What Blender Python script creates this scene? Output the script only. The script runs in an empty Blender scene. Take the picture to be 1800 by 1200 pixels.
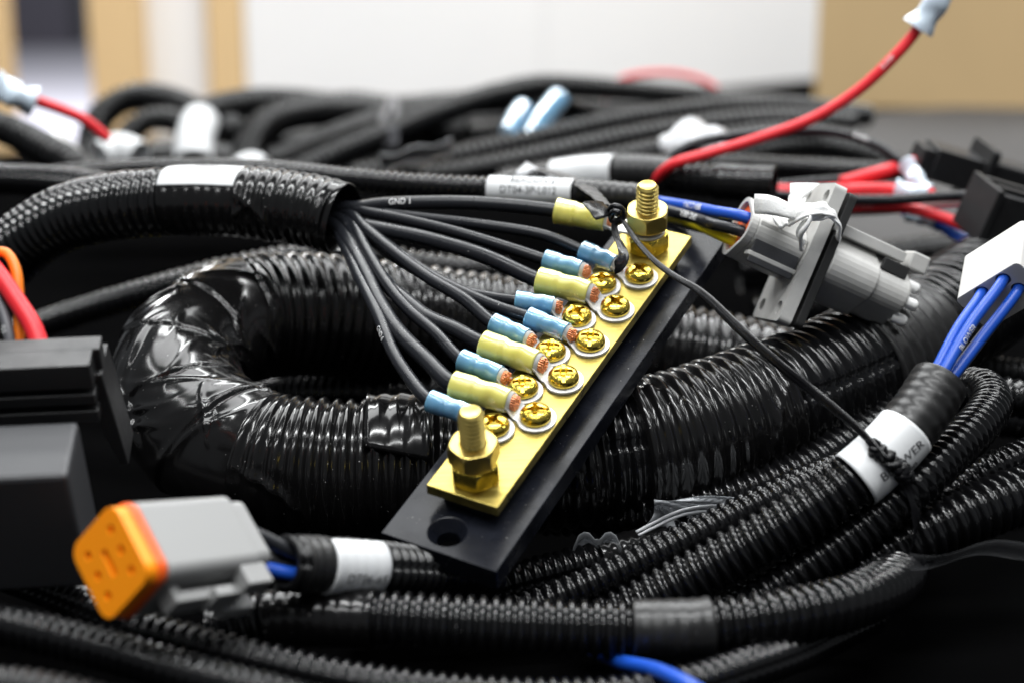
import bpy, bmesh, math, random
import numpy as np
from mathutils import Vector, Matrix
from mathutils.geometry import tessellate_polygon

random.seed(7)
RNG = np.random.default_rng(11)
SC = bpy.context.scene
COL = SC.collection
MM = 0.001
PI = math.pi

# ------------------------------------------------------------------ camera
F_PX = 2952.4                     # focal length in photo pixels (photo 1800 x 1200)
PITCH = math.radians(14.0)
CAM_H = 0.182
cam_data = bpy.data.cameras.new("camera")
cam = bpy.data.objects.new("camera", cam_data)
COL.objects.link(cam)
cam.location = (0, 0, CAM_H)
cam.rotation_euler = (PI / 2 - PITCH, 0, 0)
cam_data.sensor_width = 36.0
cam_data.lens = F_PX * 36.0 / 1800.0
cam_data.clip_start = 0.01
cam_data.clip_end = 60.0
cam_data.dof.use_dof = True
cam_data.dof.focus_distance = 0.444
cam_data.dof.aperture_fstop = 8.0
cam_data.dof.aperture_blades = 0
SC.camera = cam
CX = np.array([1.0, 0, 0])
CU = np.array([0, math.sin(PITCH), math.cos(PITCH)])
CF = np.array([0, math.cos(PITCH), -math.sin(PITCH)])
C0 = np.array([0, 0, CAM_H])

# ------------------------------------------------------------------ world + lamps
W = bpy.data.worlds.new("World")
SC.world = W
W.use_nodes = True
W.node_tree.nodes["Background"].inputs[0].default_value = (0.90, 0.95, 1.0, 1)
W.node_tree.nodes["Background"].inputs[1].default_value = 0.18


def area_lamp(name, x, y, z, sx, sy, power, tint=(0.985, 1.0, 1.0)):
    d = bpy.data.lights.new(name, 'AREA')
    d.shape = 'RECTANGLE'
    d.size, d.size_y = sx, sy
    d.energy = power
    d.color = tint
    o = bpy.data.objects.new(name, d)
    COL.objects.link(o)
    o.location = (x, y, z)
    return o


# ceiling tubes over the work bench; the last two lamps are added fill
area_lamp("overhead_lamp", -0.15, -0.50, 1.30, 1.2, 0.055, 10)
area_lamp("overhead_lamp", 0.05, 0.10, 1.30, 1.2, 0.075, 18)
area_lamp("overhead_lamp", 0.0, 1.25, 1.75, 2.4, 0.75, 42)
area_lamp("overhead_lamp", -1.3, 0.5, 1.5, 0.04, 1.2, 6)
area_lamp("overhead_lamp", 1.4, 0.5, 1.5, 0.04, 1.2, 6)
area_lamp("overhead_lamp", 0.4, 1.95, 1.75, 2.8, 0.2, 58)  # added to brighten the white back panels
area_lamp("overhead_lamp", -2.2, 7.5, 2.4, 3.0, 1.0, 420)  # added to light the far floor at the upper left

SC.view_settings.view_transform = 'Standard'
SC.view_settings.look = 'None'
SC.view_settings.exposure = 0.0
SC.view_settings.gamma = 1.0
SC.view_settings.use_curve_mapping = False
SC.render.engine = 'CYCLES'
SC.cycles.use_denoising = True
SC.cycles.max_bounces = 8
SC.cycles.transparent_max_bounces = 12
SC.cycles.caustics_reflective = False
SC.cycles.caustics_refractive = False


# ------------------------------------------------------------------ helpers: points
def P(px, py, d):
    """photo pixel + depth along the lens axis in mm -> world point in metres"""
    d = d * MM
    return C0 + CX * ((px - 900.0) / F_PX * d) - CU * ((py - 600.0) / F_PX * d) + CF * d


def camvec(x, y, z):
    """direction in lens axes (x right, y up, z toward the viewer) -> world"""
    return CX * x + CU * y - CF * z


def project(p):
    q = np.asarray(p) - C0
    d = q @ CF
    return 900 + F_PX * (q @ CX) / d, 600 - F_PX * (q @ CU) / d, d / MM


def unit(v):
    v = np.asarray(v, float)
    return v / (np.linalg.norm(v) + 1e-15)


# ------------------------------------------------------------------ helpers: objects
ORIGIN = {}


def tag(o, label=None, cat=None, group=None, kind=None):
    if label: o["label"] = label
    if cat: o["category"] = cat
    if group: o["group"] = group
    if kind: o["kind"] = kind
    return o


def thing(name, loc, label, cat, group=None):
    o = bpy.data.objects.new(name, None)
    o.empty_display_size = 0.01
    COL.objects.link(o)
    o.location = tuple(loc)
    ORIGIN[o.name] = np.array(loc, float)
    return tag(o, label, cat, group)


def put(name, me, m, parent=None, mat4=None, label=None):
    """link a mesh already in its own local space; mat4 is its world matrix"""
    o = bpy.data.objects.new(name, me)
    COL.objects.link(o)
    if m is not None and len(me.materials) == 0:
        me.materials.append(m)
    if parent is not None:
        o.parent = parent
        off = ORIGIN[parent.name]
    else:
        off = np.zeros(3)
    if mat4 is not None:
        M = mat4.copy()
        M.translation = M.translation - Vector(off)
        o.matrix_local = M
        ORIGIN[o.name] = np.array(mat4.translation)
    else:
        ORIGIN[o.name] = np.array(off)
    if label: o["label"] = label
    return o


def mk(name, verts, faces, m, parent=None, smooth=True, label=None):
    """verts in world space; children are stored relative to their parent's origin"""
    verts = np.asarray(verts, float)
    if parent is not None:
        off = ORIGIN[parent.name]
    else:
        off = np.array([verts[:, 0].mean(), verts[:, 1].mean(), verts[:, 2].min()])
    me = bpy.data.meshes.new(name)
    me.from_pydata((verts - off).tolist(), [], faces if isinstance(faces, list) else faces.tolist())
    if smooth:
        me.polygons.foreach_set("use_smooth", [True] * len(me.polygons))
    me.update()
    me.materials.append(m)
    o = bpy.data.objects.new(name, me)
    COL.objects.link(o)
    if parent is not None:
        o.parent = parent
    else:
        o.location = tuple(off)
    ORIGIN[o.name] = off
    if label: o["label"] = label
    return o


def bevel(o, w, seg=2, ang=35):
    b = o.modifiers.new("edge", 'BEVEL')
    b.width = w
    b.segments = seg
    b.limit_method = 'ANGLE'
    b.angle_limit = math.radians(ang)
    b.harden_normals = False
    return o


def frame(origin, ax, ay, az):
    M = Matrix.Identity(4)
    for i, a in enumerate((ax, ay, az)):
        for k in range(3):
            M[k][i] = float(a[k])
    M.translation = Vector(tuple(float(c) for c in origin))
    return M


def xf(M, pts):
    """local mm points -> world metres through a frame whose axes are unit"""
    R = np.array([[M[r][c] for c in range(3)] for r in range(3)])
    return np.asarray(pts, float) * MM @ R.T + np.array(M.translation)


# ------------------------------------------------------------------ materials
def mat(name, base, rough=0.4, metal=0.0, spec=0.5, bump=0.0, bscale=400, bdetail=4, rvar=0.0, rscale=250,
        cvar=0.0, cscale=200, dust=0.0, dscale=900, trans=0.0, ior=1.46, coat=0.0, sss=0.0, sssr=(1, 1, 1), ssss=0.002,
        stretch=None, alpha=None, aniso=0.0):
    m = bpy.data.materials.new(name)
    m.use_nodes = True
    nt = m.node_tree
    N, L = nt.nodes, nt.links
    b = N["Principled BSDF"]
    b.inputs["Base Color"].default_value = (*base, 1)
    b.inputs["Roughness"].default_value = rough
    b.inputs["Metallic"].default_value = metal
    b.inputs["Specular IOR Level"].default_value = spec
    b.inputs["IOR"].default_value = ior
    b.inputs["Transmission Weight"].default_value = trans
    b.inputs["Coat Weight"].default_value = coat
    b.inputs["Anisotropic"].default_value = aniso
    if sss:
        b.inputs["Subsurface Weight"].default_value = sss
        b.inputs["Subsurface Radius"].default_value = sssr
        b.inputs["Subsurface Scale"].default_value = ssss
    if alpha is not None:
        b.inputs["Alpha"].default_value = alpha
    tc = N.new("ShaderNodeTexCoord")
    src = tc.outputs["Object"]
    if stretch:
        mp = N.new("ShaderNodeMapping")
        mp.inputs["Scale"].default_value = stretch
        L.new(src, mp.inputs["Vector"])
        src = mp.outputs["Vector"]

    def noise(scale, detail=3, rgh=0.55):
        n = N.new("ShaderNodeTexNoise")
        n.inputs["Scale"].default_value = scale
        n.inputs["Detail"].default_value = detail
        n.inputs["Roughness"].default_value = rgh
        L.new(src, n.inputs["Vector"])
        return n.outputs["Fac"]

    def maprange(f, a, b_, c, d):
        r = N.new("ShaderNodeMapRange")
        r.inputs["From Min"].default_value = a
        r.inputs["From Max"].default_value = b_
        r.inputs["To Min"].default_value = c
        r.inputs["To Max"].default_value = d
        L.new(f, r.inputs["Value"])
        return r.outputs["Result"]

    colour = None
    if cvar:
        mx = N.new("ShaderNodeMix")
        mx.data_type = 'RGBA'
        mx.inputs["A"].default_value = (*[c * (1 - cvar) for c in base], 1)
        mx.inputs["B"].default_value = (*[min(1, c * (1 + cvar)) for c in base], 1)
        L.new(maprange(noise(cscale, 5), 0.3, 0.7, 0, 1), mx.inputs["Factor"])
        colour = mx.outputs["Result"]
    if dust:
        mx = N.new("ShaderNodeMix")
        mx.data_type = 'RGBA'
        mx.inputs["B"].default_value = (0.42, 0.41, 0.40, 1)
        if colour: L.new(colour, mx.inputs["A"])
        else: mx.inputs["A"].default_value = (*base, 1)
        L.new(maprange(noise(dscale, 1.5, 0.4), 0.80 - 0.1 * dust, 0.86 - 0.1 * dust, 0, 0.9), mx.inputs["Factor"])
        colour = mx.outputs["Result"]
    if colour: L.new(colour, b.inputs["Base Color"])
    if rvar:
        L.new(maprange(noise(rscale, 4), 0.3, 0.7, max(0.02, rough - rvar), rough + rvar), b.inputs["Roughness"])
    if bump:
        bp = N.new("ShaderNodeBump")
        bp.inputs["Strength"].default_value = bump
        bp.inputs["Distance"].default_value = 0.0004
        L.new(noise(bscale, bdetail), bp.inputs["Height"])
        L.new(bp.outputs["Normal"], b.inputs["Normal"])
    return m


M = {}
M['loom'] = mat("black_conduit_plastic", (0.0045, 0.0045, 0.005), 0.14, rvar=0.03, rscale=120, dust=0.12, dscale=1300)
M['loom_soft'] = mat("matt_conduit_plastic", (0.0045, 0.0045, 0.005), 0.30, rvar=0.05)
M['tape'] = mat("black_vinyl_tape", (0.005, 0.0048, 0.005), 0.16, bump=0.10, bscale=90, bdetail=1, rvar=0.04, rscale=160, dust=0.4, dscale=1500)
M['tape_matt'] = mat("black_cloth_tape", (0.010, 0.0098, 0.010), 0.36, bump=0.06, bscale=900, rvar=0.08, dust=0.3, dscale=1400)
M['clear_tape'] = mat("clear_film", (0.9, 0.9, 0.9), 0.12, trans=1.0, ior=1.3, bump=0.5, bscale=300)
M['wire'] = mat("black_wire_insulation", (0.011, 0.012, 0.015), 0.30, spec=0.36, bump=0.03, bscale=600, rvar=0.06, dust=0.25, dscale=1300)
M['wire_red'] = mat("red_wire_insulation", (0.78, 0.024, 0.035), 0.38, sss=0.15, sssr=(1, .2, .2), bump=0.05)
M['wire_blue'] = mat("blue_wire_insulation", (0.010, 0.075, 0.46), 0.36, bump=0.05)
M['wire_yellow'] = mat("yellow_wire_insulation", (0.82, 0.68, 0.01), 0.38)
M['wire_orange'] = mat("orange_wire_insulation", (0.85, 0.20, 0.01), 0.38)
M['wire_grey'] = mat("grey_wire_insulation", (0.10, 0.10, 0.11), 0.4)
M['wire_white'] = mat("white_wire_insulation", (0.72, 0.70, 0.68), 0.4)
M['brass'] = mat("brushed_brass", (0.43, 0.34, 0.095), 0.38, metal=1.0, bump=0.25, bscale=240, rvar=0.15, rscale=90, cvar=0.34, cscale=90, stretch=(0.25, 3.0, 3.0))
M['brass_stud'] = mat("turned_brass", (0.58, 0.45, 0.135), 0.32, metal=1.0, rvar=0.06, cvar=0.08, cscale=300)
M['brass_screw'] = mat("yellow_plated_screw", (0.64, 0.48, 0.08), 0.24, metal=1.0, rvar=0.05, rscale=600, cvar=0.12, cscale=500, bump=0.06, bscale=900)
M['tin'] = mat("tinned_copper", (0.74, 0.73, 0.71), 0.40, metal=0.30, rvar=0.08, rscale=600, cvar=0.08, cscale=900, bump=0.12, bscale=1200)
M['copper'] = mat("bare_copper_strands", (0.80, 0.33, 0.17), 0.28, metal=1.0, cvar=0.15, cscale=1500)
M['nylon_blue'] = mat("blue_nylon_sleeve", (0.25, 0.58, 0.90), 0.18, trans=0.52, ior=1.5, sss=0.2, sssr=(.4, .8, 1), bump=0.10, bscale=350, rvar=0.06, cvar=0.12, cscale=300)
M['nylon_yellow'] = mat("yellow_nylon_sleeve", (0.92, 0.83, 0.20), 0.24, trans=0.32, ior=1.5, sss=0.3, sssr=(1, .9, .3), bump=0.08, bscale=300, rvar=0.06, cvar=0.05, cscale=300)
M['base'] = mat("black_phenolic", (0.007, 0.008, 0.012), 0.27, spec=0.20, bump=0.10, bscale=180, rvar=0.13, rscale=70, cvar=0.5, cscale=60, dust=0.45, dscale=1700)
M['label'] = mat("white_label_vinyl", (0.67, 0.68, 0.69), 0.42, bump=0.08, bscale=500, cvar=0.03, cscale=200)
M['ink'] = mat("black_print", (0.03, 0.03, 0.035), 0.5)
M['ink_white'] = mat("white_print", (0.78, 0.78, 0.78), 0.5)
M['grey'] = mat("grey_connector_plastic", (0.46, 0.455, 0.44), 0.42, bump=0.06, bscale=900, cvar=0.05, cscale=300)
M['grey_light'] = mat("light_grey_connector_plastic", (0.27, 0.27, 0.268), 0.42, bump=0.05, bscale=700)
M['orange'] = mat("orange_silicone_face", (1.0, 0.30, 0.003), 0.42, sss=0.1, sssr=(1, .4, .1))
M['orange_deep'] = mat("orange_red_seal", (0.80, 0.11, 0.01), 0.40)
M['white_plastic'] = mat("white_nylon_housing", (0.56, 0.55, 0.53), 0.42, sss=0.15)
M['black_plastic'] = mat("black_moulded_plastic", (0.016, 0.016, 0.017), 0.40, bump=0.06, bscale=900, rvar=0.05, dust=0.3, dscale=1400)
M['black_plastic_sat'] = mat("dark_grey_moulded_plastic", (0.036, 0.037, 0.041), 0.5, bump=0.12, bscale=1500)
M['gasket'] = mat("black_rubber_gasket", (0.015, 0.015, 0.015), 0.6)
M['cord'] = mat("waxed_lacing_cord", (0.006, 0.006, 0.007), 0.26, spec=0.32, bump=0.08, bscale=1200, rvar=0.06)
M['string_white'] = mat("white_lacing_string", (0.90, 0.90, 0.89), 0.55, bump=0.4, bscale=1500)
M['splice'] = mat("pale_blue_heat_shrink", (0.72, 0.84, 0.96), 0.25, trans=0.22, ior=1.45, bump=0.2, bscale=250)
M['film'] = mat("clear_bag_film", (0.85, 0.88, 0.92), 0.14, alpha=0.30, bump=0.4, bscale=120)
M['film_thin'] = mat("thin_clear_film", (0.8, 0.82, 0.86), 0.16, alpha=0.045, bump=0.4, bscale=120)
M['film_white'] = mat("milky_plastic", (0.78, 0.79, 0.82), 0.22, trans=0.35, ior=1.35, bump=0.4, bscale=150)
M['table'] = mat("black_bench_mat", (0.002, 0.002, 0.0021), 0.9, spec=0.0, bump=0.2, bscale=500, rvar=0.06, rscale=20)
M['floor'] = mat("pale_workshop_floor", (0.44, 0.43, 0.49), 0.5, cvar=0.1, cscale=1.5)
M['board'] = mat("white_board", (0.80, 0.795, 0.785), 0.6, cvar=0.02, cscale=3)
M['carton'] = mat("brown_cardboard", (0.68, 0.48, 0.25), 0.75, cvar=0.07, cscale=6, stretch=(1, 1, 0.3))
M['cabinet'] = mat("dark_blue_cabinet", (0.07, 0.065, 0.085), 0.5)


# ------------------------------------------------------------------ helpers: noise, paths, sweeps
def vnoise(u, v, seed=0, pv=None):
    """smooth value noise on lattice coordinates; wraps in v when pv is given"""
    tab = np.random.default_rng(seed).random((256, 256))
    ui, vi = np.floor(u).astype(int), np.floor(v).astype(int)
    fu, fv = u - ui, v - vi
    fu, fv = fu * fu * (3 - 2 * fu), fv * fv * (3 - 2 * fv)
    w = (lambda k: np.mod(k, pv)) if pv else (lambda k: k)
    g = lambda a, b: tab[np.mod(a, 256), np.mod(w(b), 256)]
    return (g(ui, vi) * (1 - fu) + g(ui + 1, vi) * fu) * (1 - fv) + (g(ui, vi + 1) * (1 - fu) + g(ui + 1, vi + 1) * fu) * fv


def smooth01(x):
    x = np.clip(x, 0, 1)
    return x * x * (3 - 2 * x)


class Path:
    def __init__(self, pts, up=(0, 0, 1), n=24):
        p = np.asarray(pts, float)
        p = np.vstack([2 * p[0] - p[1], p, 2 * p[-1] - p[-2]])
        out = []
        for i in range(1, len(p) - 2):
            p0, p1, p2, p3 = p[i - 1], p[i], p[i + 1], p[i + 2]
            # centripetal catmull-rom
            t0 = 0.0
            t1 = t0 + max(1e-9, np.linalg.norm(p1 - p0)) ** 0.5
            t2 = t1 + max(1e-9, np.linalg.norm(p2 - p1)) ** 0.5
            t3 = t2 + max(1e-9, np.linalg.norm(p3 - p2)) ** 0.5
            for t in np.linspace(t1, t2, n, endpoint=False):
                A1 = (t1 - t) / (t1 - t0) * p0 + (t - t0) / (t1 - t0) * p1
                A2 = (t2 - t) / (t2 - t1) * p1 + (t - t1) / (t2 - t1) * p2
                A3 = (t3 - t) / (t3 - t2) * p2 + (t - t2) / (t3 - t2) * p3
                B1 = (t2 - t) / (t2 - t0) * A1 + (t - t0) / (t2 - t0) * A2
                B2 = (t3 - t) / (t3 - t1) * A2 + (t - t1) / (t3 - t1) * A3
                out.append((t2 - t) / (t2 - t1) * B1 + (t - t1) / (t2 - t1) * B2)
        out.append(p[-2])
        self.q = np.array(out)
        for _ in range(6):                                  # soften small kinks
            self.q[1:-1] = 0.25 * self.q[:-2] + 0.5 * self.q[1:-1] + 0.25 * self.q[2:]
        seg = np.linalg.norm(np.diff(self.q, axis=0), axis=1)
        self.s = np.concatenate([[0], np.cumsum(seg)])
        self.len = self.s[-1]
        T = np.gradient(self.q, self.s, axis=0)
        T /= np.linalg.norm(T, axis=1)[:, None]
        # rotation-minimising frame seeded with `up`, then nudged back toward it
        Nn = np.zeros_like(T)
        n0 = np.asarray(up, float) - T[0] * (np.asarray(up) @ T[0])
        Nn[0] = unit(n0)
        for i in range(1, len(T)):
            v = Nn[i - 1] - T[i] * (Nn[i - 1] @ T[i])
            u2 = np.asarray(up, float) - T[i] * (np.asarray(up) @ T[i])
            l = np.linalg.norm(u2)
            v = unit(v) + (0.15 * l) * u2
            Nn[i] = unit(v - T[i] * (v @ T[i]))
        self.T, self.N = T, Nn
        self.B = np.cross(T, Nn)

    def at(self, s):
        s = np.asarray(s, float)
        f = lambda a: np.stack([np.interp(s, self.s, a[:, k]) for k in range(3)], -1)
        Pq, T, N, B = f(self.q), f(self.T), f(self.N), f(self.B)
        # extend straight past both ends
        over = np.where(s > self.len, s - self.len, np.where(s < 0, s, 0.0))
        Pq = Pq + T * over[..., None]
        return Pq, T, N, B

    def s_px(self, px, py=None):
        best, bs = 1e18, 0
        for p, s in zip(self.q, self.s):
            x, y, _ = project(p)
            e = (x - px) ** 2 + (0 if py is None else (y - py) ** 2)
            if e < best: best, bs = e, s
        return bs


def grid_faces(nr, nc, closed, flip=False):
    i = np.arange(nr - 1)[:, None]
    j = np.arange(nc if closed else nc - 1)[None, :]
    j2 = (j + 1) % nc
    a, b, c, d = i * nc + j, i * nc + j2, (i + 1) * nc + j2, (i + 1) * nc + j
    f = np.stack([a, d, c, b] if flip else [a, b, c, d], -1).reshape(-1, 4)
    return f.tolist()


def sweep(path, s, rad, phis=None, closed=True, caps=False, ell=1.0):
    """rings at arc lengths s (metres) with radii rad[ns, nphi] (metres)"""
    s = np.asarray(s, float)
    rad = np.asarray(rad, float)
    if rad.ndim == 1: rad = np.repeat(rad[:, None], 16, 1)
    if phis is None: phis = np.linspace(0, 2 * PI, rad.shape[1], endpoint=False)
    Pq, T, N, B = path.at(s)
    V = Pq[:, None] + rad[..., None] * (np.cos(phis)[None, :, None] * N[:, None] + ell * np.sin(phis)[None, :, None] * B[:, None])
    ns, nc = rad.shape
    faces = grid_faces(ns, nc, closed, True)
    V = V.reshape(-1, 3)
    if caps:
        faces.append(list(range(nc)))
        faces.append([(ns - 1) * nc + k for k in range(nc)][::-1])
    return V, faces


def rib(t, k=1.45, b=0.25):
    """0..1 corrugation profile, crest broad and rounded"""
    return 0.5 + 0.5 * np.tanh(k * np.cos(2 * PI * t) + b) / math.tanh(k + b)


def conduit_mesh(path, s0, s1, R, pitch, depth, nphi=26, spp=7, split=0.6, seed=0, open_end=False, open_start=False):
    n = max(2, int((s1 - s0) / pitch))
    s = s0 + np.arange(n * spp + 1) / spp * pitch
    t = np.arange(n * spp + 1) / spp
    rg = np.random.default_rng(seed)
    jit = 1 + 0.012 * rg.standard_normal(n + 2)
    r = (R - depth * (1 - rib(t))) * jit[np.minimum((t + 0.5).astype(int), n + 1)]
    phis = np.linspace(0, 2 * PI, nphi, endpoint=False)
    rad = np.repeat(r[:, None], nphi, 1)
    rad *= 1 + 0.018 * np.sin(2 * phis + seed)[None] * np.sin(s * 60 + seed)[:, None]      # slightly out of round
    k = int(split / (2 * PI) * nphi) % nphi
    rad[:, k] -= depth * 0.9                       # the slit of split loom
    if open_end:
        ri = R - depth - 0.5 * MM
        s = np.concatenate([s, [s[-1] + 0.2 * MM, s[-1] + 0.2 * MM, s[-1] - 14 * MM]])
        rad = np.vstack([rad, np.full((1, nphi), R - depth), np.full((1, nphi), ri), np.full((1, nphi), ri)])
    if open_start:
        ri = R - depth - 0.5 * MM
        s = np.concatenate([[s[0] + 14 * MM, s[0] - 0.2 * MM, s[0] - 0.2 * MM], s])
        rad = np.vstack([np.full((1, nphi), ri), np.full((1, nphi), ri), np.full((1, nphi), R - depth), rad])
    return sweep(path, s, rad, phis)


def band_mesh(path, s0, s1, R, phis=None, closed=True, th=0.35 * MM, n=None, wob=0.0, seed=0, ribs=None):
    """thin wrapped band (label, sleeve) with visible edge thickness at both ends"""
    n = n or max(8, int((s1 - s0) / (0.7 * MM)))
    s = np.linspace(s0, s1, n)
    if phis is None: phis = np.linspace(0, 2 * PI, 48, endpoint=False)
    S, Q = np.meshgrid(s, phis, indexing='ij')
    rad = np.full(S.shape, R)
    if wob: rad = rad + wob * (vnoise(S / (4 * MM), Q * 8 / (2 * PI), seed, 8 if closed else None) - 0.5)
    if ribs: rad = rad + ribs[1] * (rib(S / ribs[0]) - 1)
    s = np.concatenate([[s0], s, [s1]])
    rad = np.vstack([rad[:1] - th, rad, rad[-1:] - th])
    if not closed:
        rad = np.hstack([rad[:, :1] - th, rad, rad[:, -1:] - th])
        phis = np.concatenate([[phis[0]], phis, [phis[-1]]])
    return sweep(path, s, rad, phis, closed)


def tape_mesh(path, s0, s1, R, pitch=4 * MM, amp=0.5 * MM, wrinkle=0.3 * MM, lump=0.3 * MM, lap=17 * MM, step=0.28 * MM,
              ds=0.55 * MM, nphi=110, seed=1, dia=1.0, crease=3.1 * MM, lumps=9 * MM, creases=0, seam=PI, edge=.10):
    n = int((s1 - s0) / ds)
    s = np.linspace(s0, s1, n)
    phis = seam + np.linspace(0, 2 * PI, nphi, endpoint=False)      # the winding's seam lies out of sight underneath
    S, Q = np.meshgrid(s, phis, indexing='ij')
    rad = np.full(S.shape, R)
    ph = Q / (2 * PI)
    # spiral overlaps: the winding direction wanders a little
    hx = (S - s0) / lap + dia * ph + 0.25 * vnoise(S / (30 * MM), ph * 4, seed + 3, 4)
    fr = hx - np.floor(hx)
    saw = np.where(fr < edge, smooth01(fr / edge), 1 - (fr - edge) / (1 - edge))     # soft-edged lap, never a cliff between two rings
    rad += step * (saw - 0.5)
    # ribs showing through, pulled tight or loose
    tight = 0.65 + 0.35 * vnoise(hx * 1.2, ph * 3, seed + 5, 3)
    rad += amp * tight * (rib(S / pitch + 0.04 * vnoise(S / (9 * MM), ph * 5, seed + 6, 5), 1.1, 0.1) - 0.5)
    # lumps and tension creases running along the winding
    rad += lump * (vnoise(S / lumps, ph * 9, seed, 9) - 0.5)
    d1 = S / (26 * MM) + dia * ph * 1.0
    d2 = S / crease - dia * ph * 16 * (3.1 * MM / crease)
    nn = vnoise(d2, d1 * 6, seed + 1)
    ridge = np.clip(1 - np.abs(2 * nn - 1) * 3.2, 0, 1) ** 1.5
    mask = np.clip(vnoise(S / (13 * MM), ph * 6, seed + 2, 6) * 2.2 - 0.8, 0, 1)
    rad += wrinkle * ridge * mask
    # single sharp tension creases
    rg = np.random.default_rng(seed + 90)
    for _ in range(creases):
        sc_, pc, an = rg.uniform(s0, s1), rg.uniform(0, 2 * PI), rg.choice([-1, 1]) * rg.uniform(.5, 1.1)
        dq = (Q - pc + PI) % (2 * PI) - PI
        x, y = S - sc_, dq * R
        u = x * math.cos(an) + y * math.sin(an)
        v = -x * math.sin(an) + y * math.cos(an) + 0.015 * np.sin(u * 260 + pc) * 0.06
        ln, wd, hh = rg.uniform(6, 13) * MM, rg.uniform(.7, 1.3) * MM, rg.uniform(.5, 1.1) * MM
        fall = np.exp(-(u / ln) ** 2)
        rad += hh * fall * (np.exp(-(v / wd) ** 2) - 0.45 * np.exp(-((v - 2.2 * wd) / (2 * wd)) ** 2))
    s = np.concatenate([[s0], s, [s1]])
    rad = np.vstack([rad[:1] - 0.5 * MM, rad, rad[-1:] - 0.5 * MM])
    return sweep(path, s, rad, phis)


def tube_path(name, pts, r, m, parent, nphi=14, ds=1.2 * MM, wob=0.0, caps=True, path=None, s0=0, s1=None, label=None, seed=0):
    p = path or Path(pts)
    s1 = p.len if s1 is None else s1
    n = max(6, int((s1 - s0) / ds))
    s = np.linspace(s0, s1, n)
    rad = np.full((n, nphi), r)
    if wob:
        S, Q = np.meshgrid(s, np.arange(nphi) / nphi, indexing='ij')
        rad = rad + wob * (vnoise(S / (3 * r), Q * 4, seed, 4) - 0.5)
    V, Fc = sweep(p, s, rad, caps=caps)
    return mk(name, V, Fc, m, parent, label=label), p


_txt = {}


def text_geo(txt):
    if txt not in _txt:
        c = bpy.data.curves.new("t", 'FONT')
        c.body = txt
        c.align_x = 'CENTER'
        c.align_y = 'CENTER'
        c.resolution_u = 3
        o = bpy.data.objects.new("t", c)
        COL.objects.link(o)
        dg = bpy.context.evaluated_depsgraph_get()
        me = o.evaluated_get(dg).to_mesh()
        v = np.array([list(x.co)[:2] for x in me.vertices])
        f = [list(p.vertices) for p in me.polygons]
        bpy.data.objects.remove(o)
        _txt[txt] = (v, f)
    return _txt[txt]


def text_on(path, s_mid, phi, txt, size, R, m, parent, flip=1, name="print", lift=0.14 * MM):
    v, f = text_geo(txt)
    x, y = v[:, 0] * size * flip, v[:, 1] * size * flip
    lift = max(lift, (0.7 * size) ** 2 / (8 * R) * 1.1 + 0.05 * MM)
    Pq, T, N, B = path.at(s_mid + x)
    a = phi - y / R
    V = Pq + (R + lift) * (np.cos(a)[:, None] * N + np.sin(a)[:, None] * B)
    return mk(name, V, f, m, parent, smooth=False)


def box_pts(c, h):
    return [(c[0] + sx * h[0], c[1] + sy * h[1], c[2] + sz * h[2]) for sx in (-1, 1) for sy in (-1, 1) for sz in (-1, 1)]


BOX_F = [[0, 1, 3, 2], [4, 6, 7, 5], [0, 4, 5, 1], [2, 3, 7, 6], [0, 2, 6, 4], [1, 5, 7, 3]]


def box(name, Mf, c, h, m, parent, bw=0.0, label=None, seg=2):
    """box in frame Mf: centre c and half sizes h in mm"""
    o = mk(name, xf(Mf, box_pts(c, h)), [list(f) for f in BOX_F], m, parent, smooth=False, label=label)
    if bw:
        bevel(o, bw * MM, seg)
        o.data.polygons.foreach_set("use_smooth", [True] * len(o.data.polygons))
        o.modifiers["edge"].harden_normals = True
    return o


def prism(name, Mf, outline, x0, x1, m, parent, bw=0.0, axis='x', holes=(), label=None, scale1=1.0):
    """extrude a 2-D outline (mm) along the frame's x (outline in y,z) or z (outline in x,y)"""
    n = len(outline)
    loops = [outline] + list(holes)
    pts = []
    for k, x in enumerate((x0, x1)):
        sc = 1.0 if k == 0 else scale1
        for lp in loops:
            for a, b in lp:
                pts.append((x, a * sc, b * sc) if axis == 'x' else (a * sc, b * sc, x))
    tot = len(pts) // 2
    faces = []
    if holes:
        tri = tessellate_polygon([[Vector((a, b, 0)) for a, b in lp] for lp in loops])
        faces += [[t + tot for t in tr] for tr in tri]
        faces += [list(tr)[::-1] for tr in tri]
    else:
        faces += [list(range(n))[::-1], [tot + k for k in range(n)]]
    st = 0
    for lp in loops:
        k = len(lp)
        for i in range(k):
            faces.append([st + i, st + (i + 1) % k, tot + st + (i + 1) % k, tot + st + i])
        st += k
    o = mk(name, xf(Mf, pts), faces, m, parent, smooth=False, label=label)
    bm = bmesh.new()
    bm.from_mesh(o.data)
    bmesh.ops.recalc_face_normals(bm, faces=bm.faces)
    bm.to_mesh(o.data)
    bm.free()
    if bw: bevel(o, bw * MM, 2, 40)
    return o


def rrect(hx, hy, r, n=6):
    out = []
    for cx, cy, a0 in ((hx - r, hy - r, 0), (-hx + r, hy - r, 90), (-hx + r, -hy + r, 180), (hx - r, -hy + r, 270)):
        for k in range(n + 1):
            a = math.radians(a0 + 90 * k / n)
            out.append((cx + r * math.cos(a), cy + r * math.sin(a)))
    return out


def circle(r, n=24, cx=0, cy=0):
    return [(cx + r * math.cos(2 * PI * k / n), cy + r * math.sin(2 * PI * k / n)) for k in range(n)]


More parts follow.
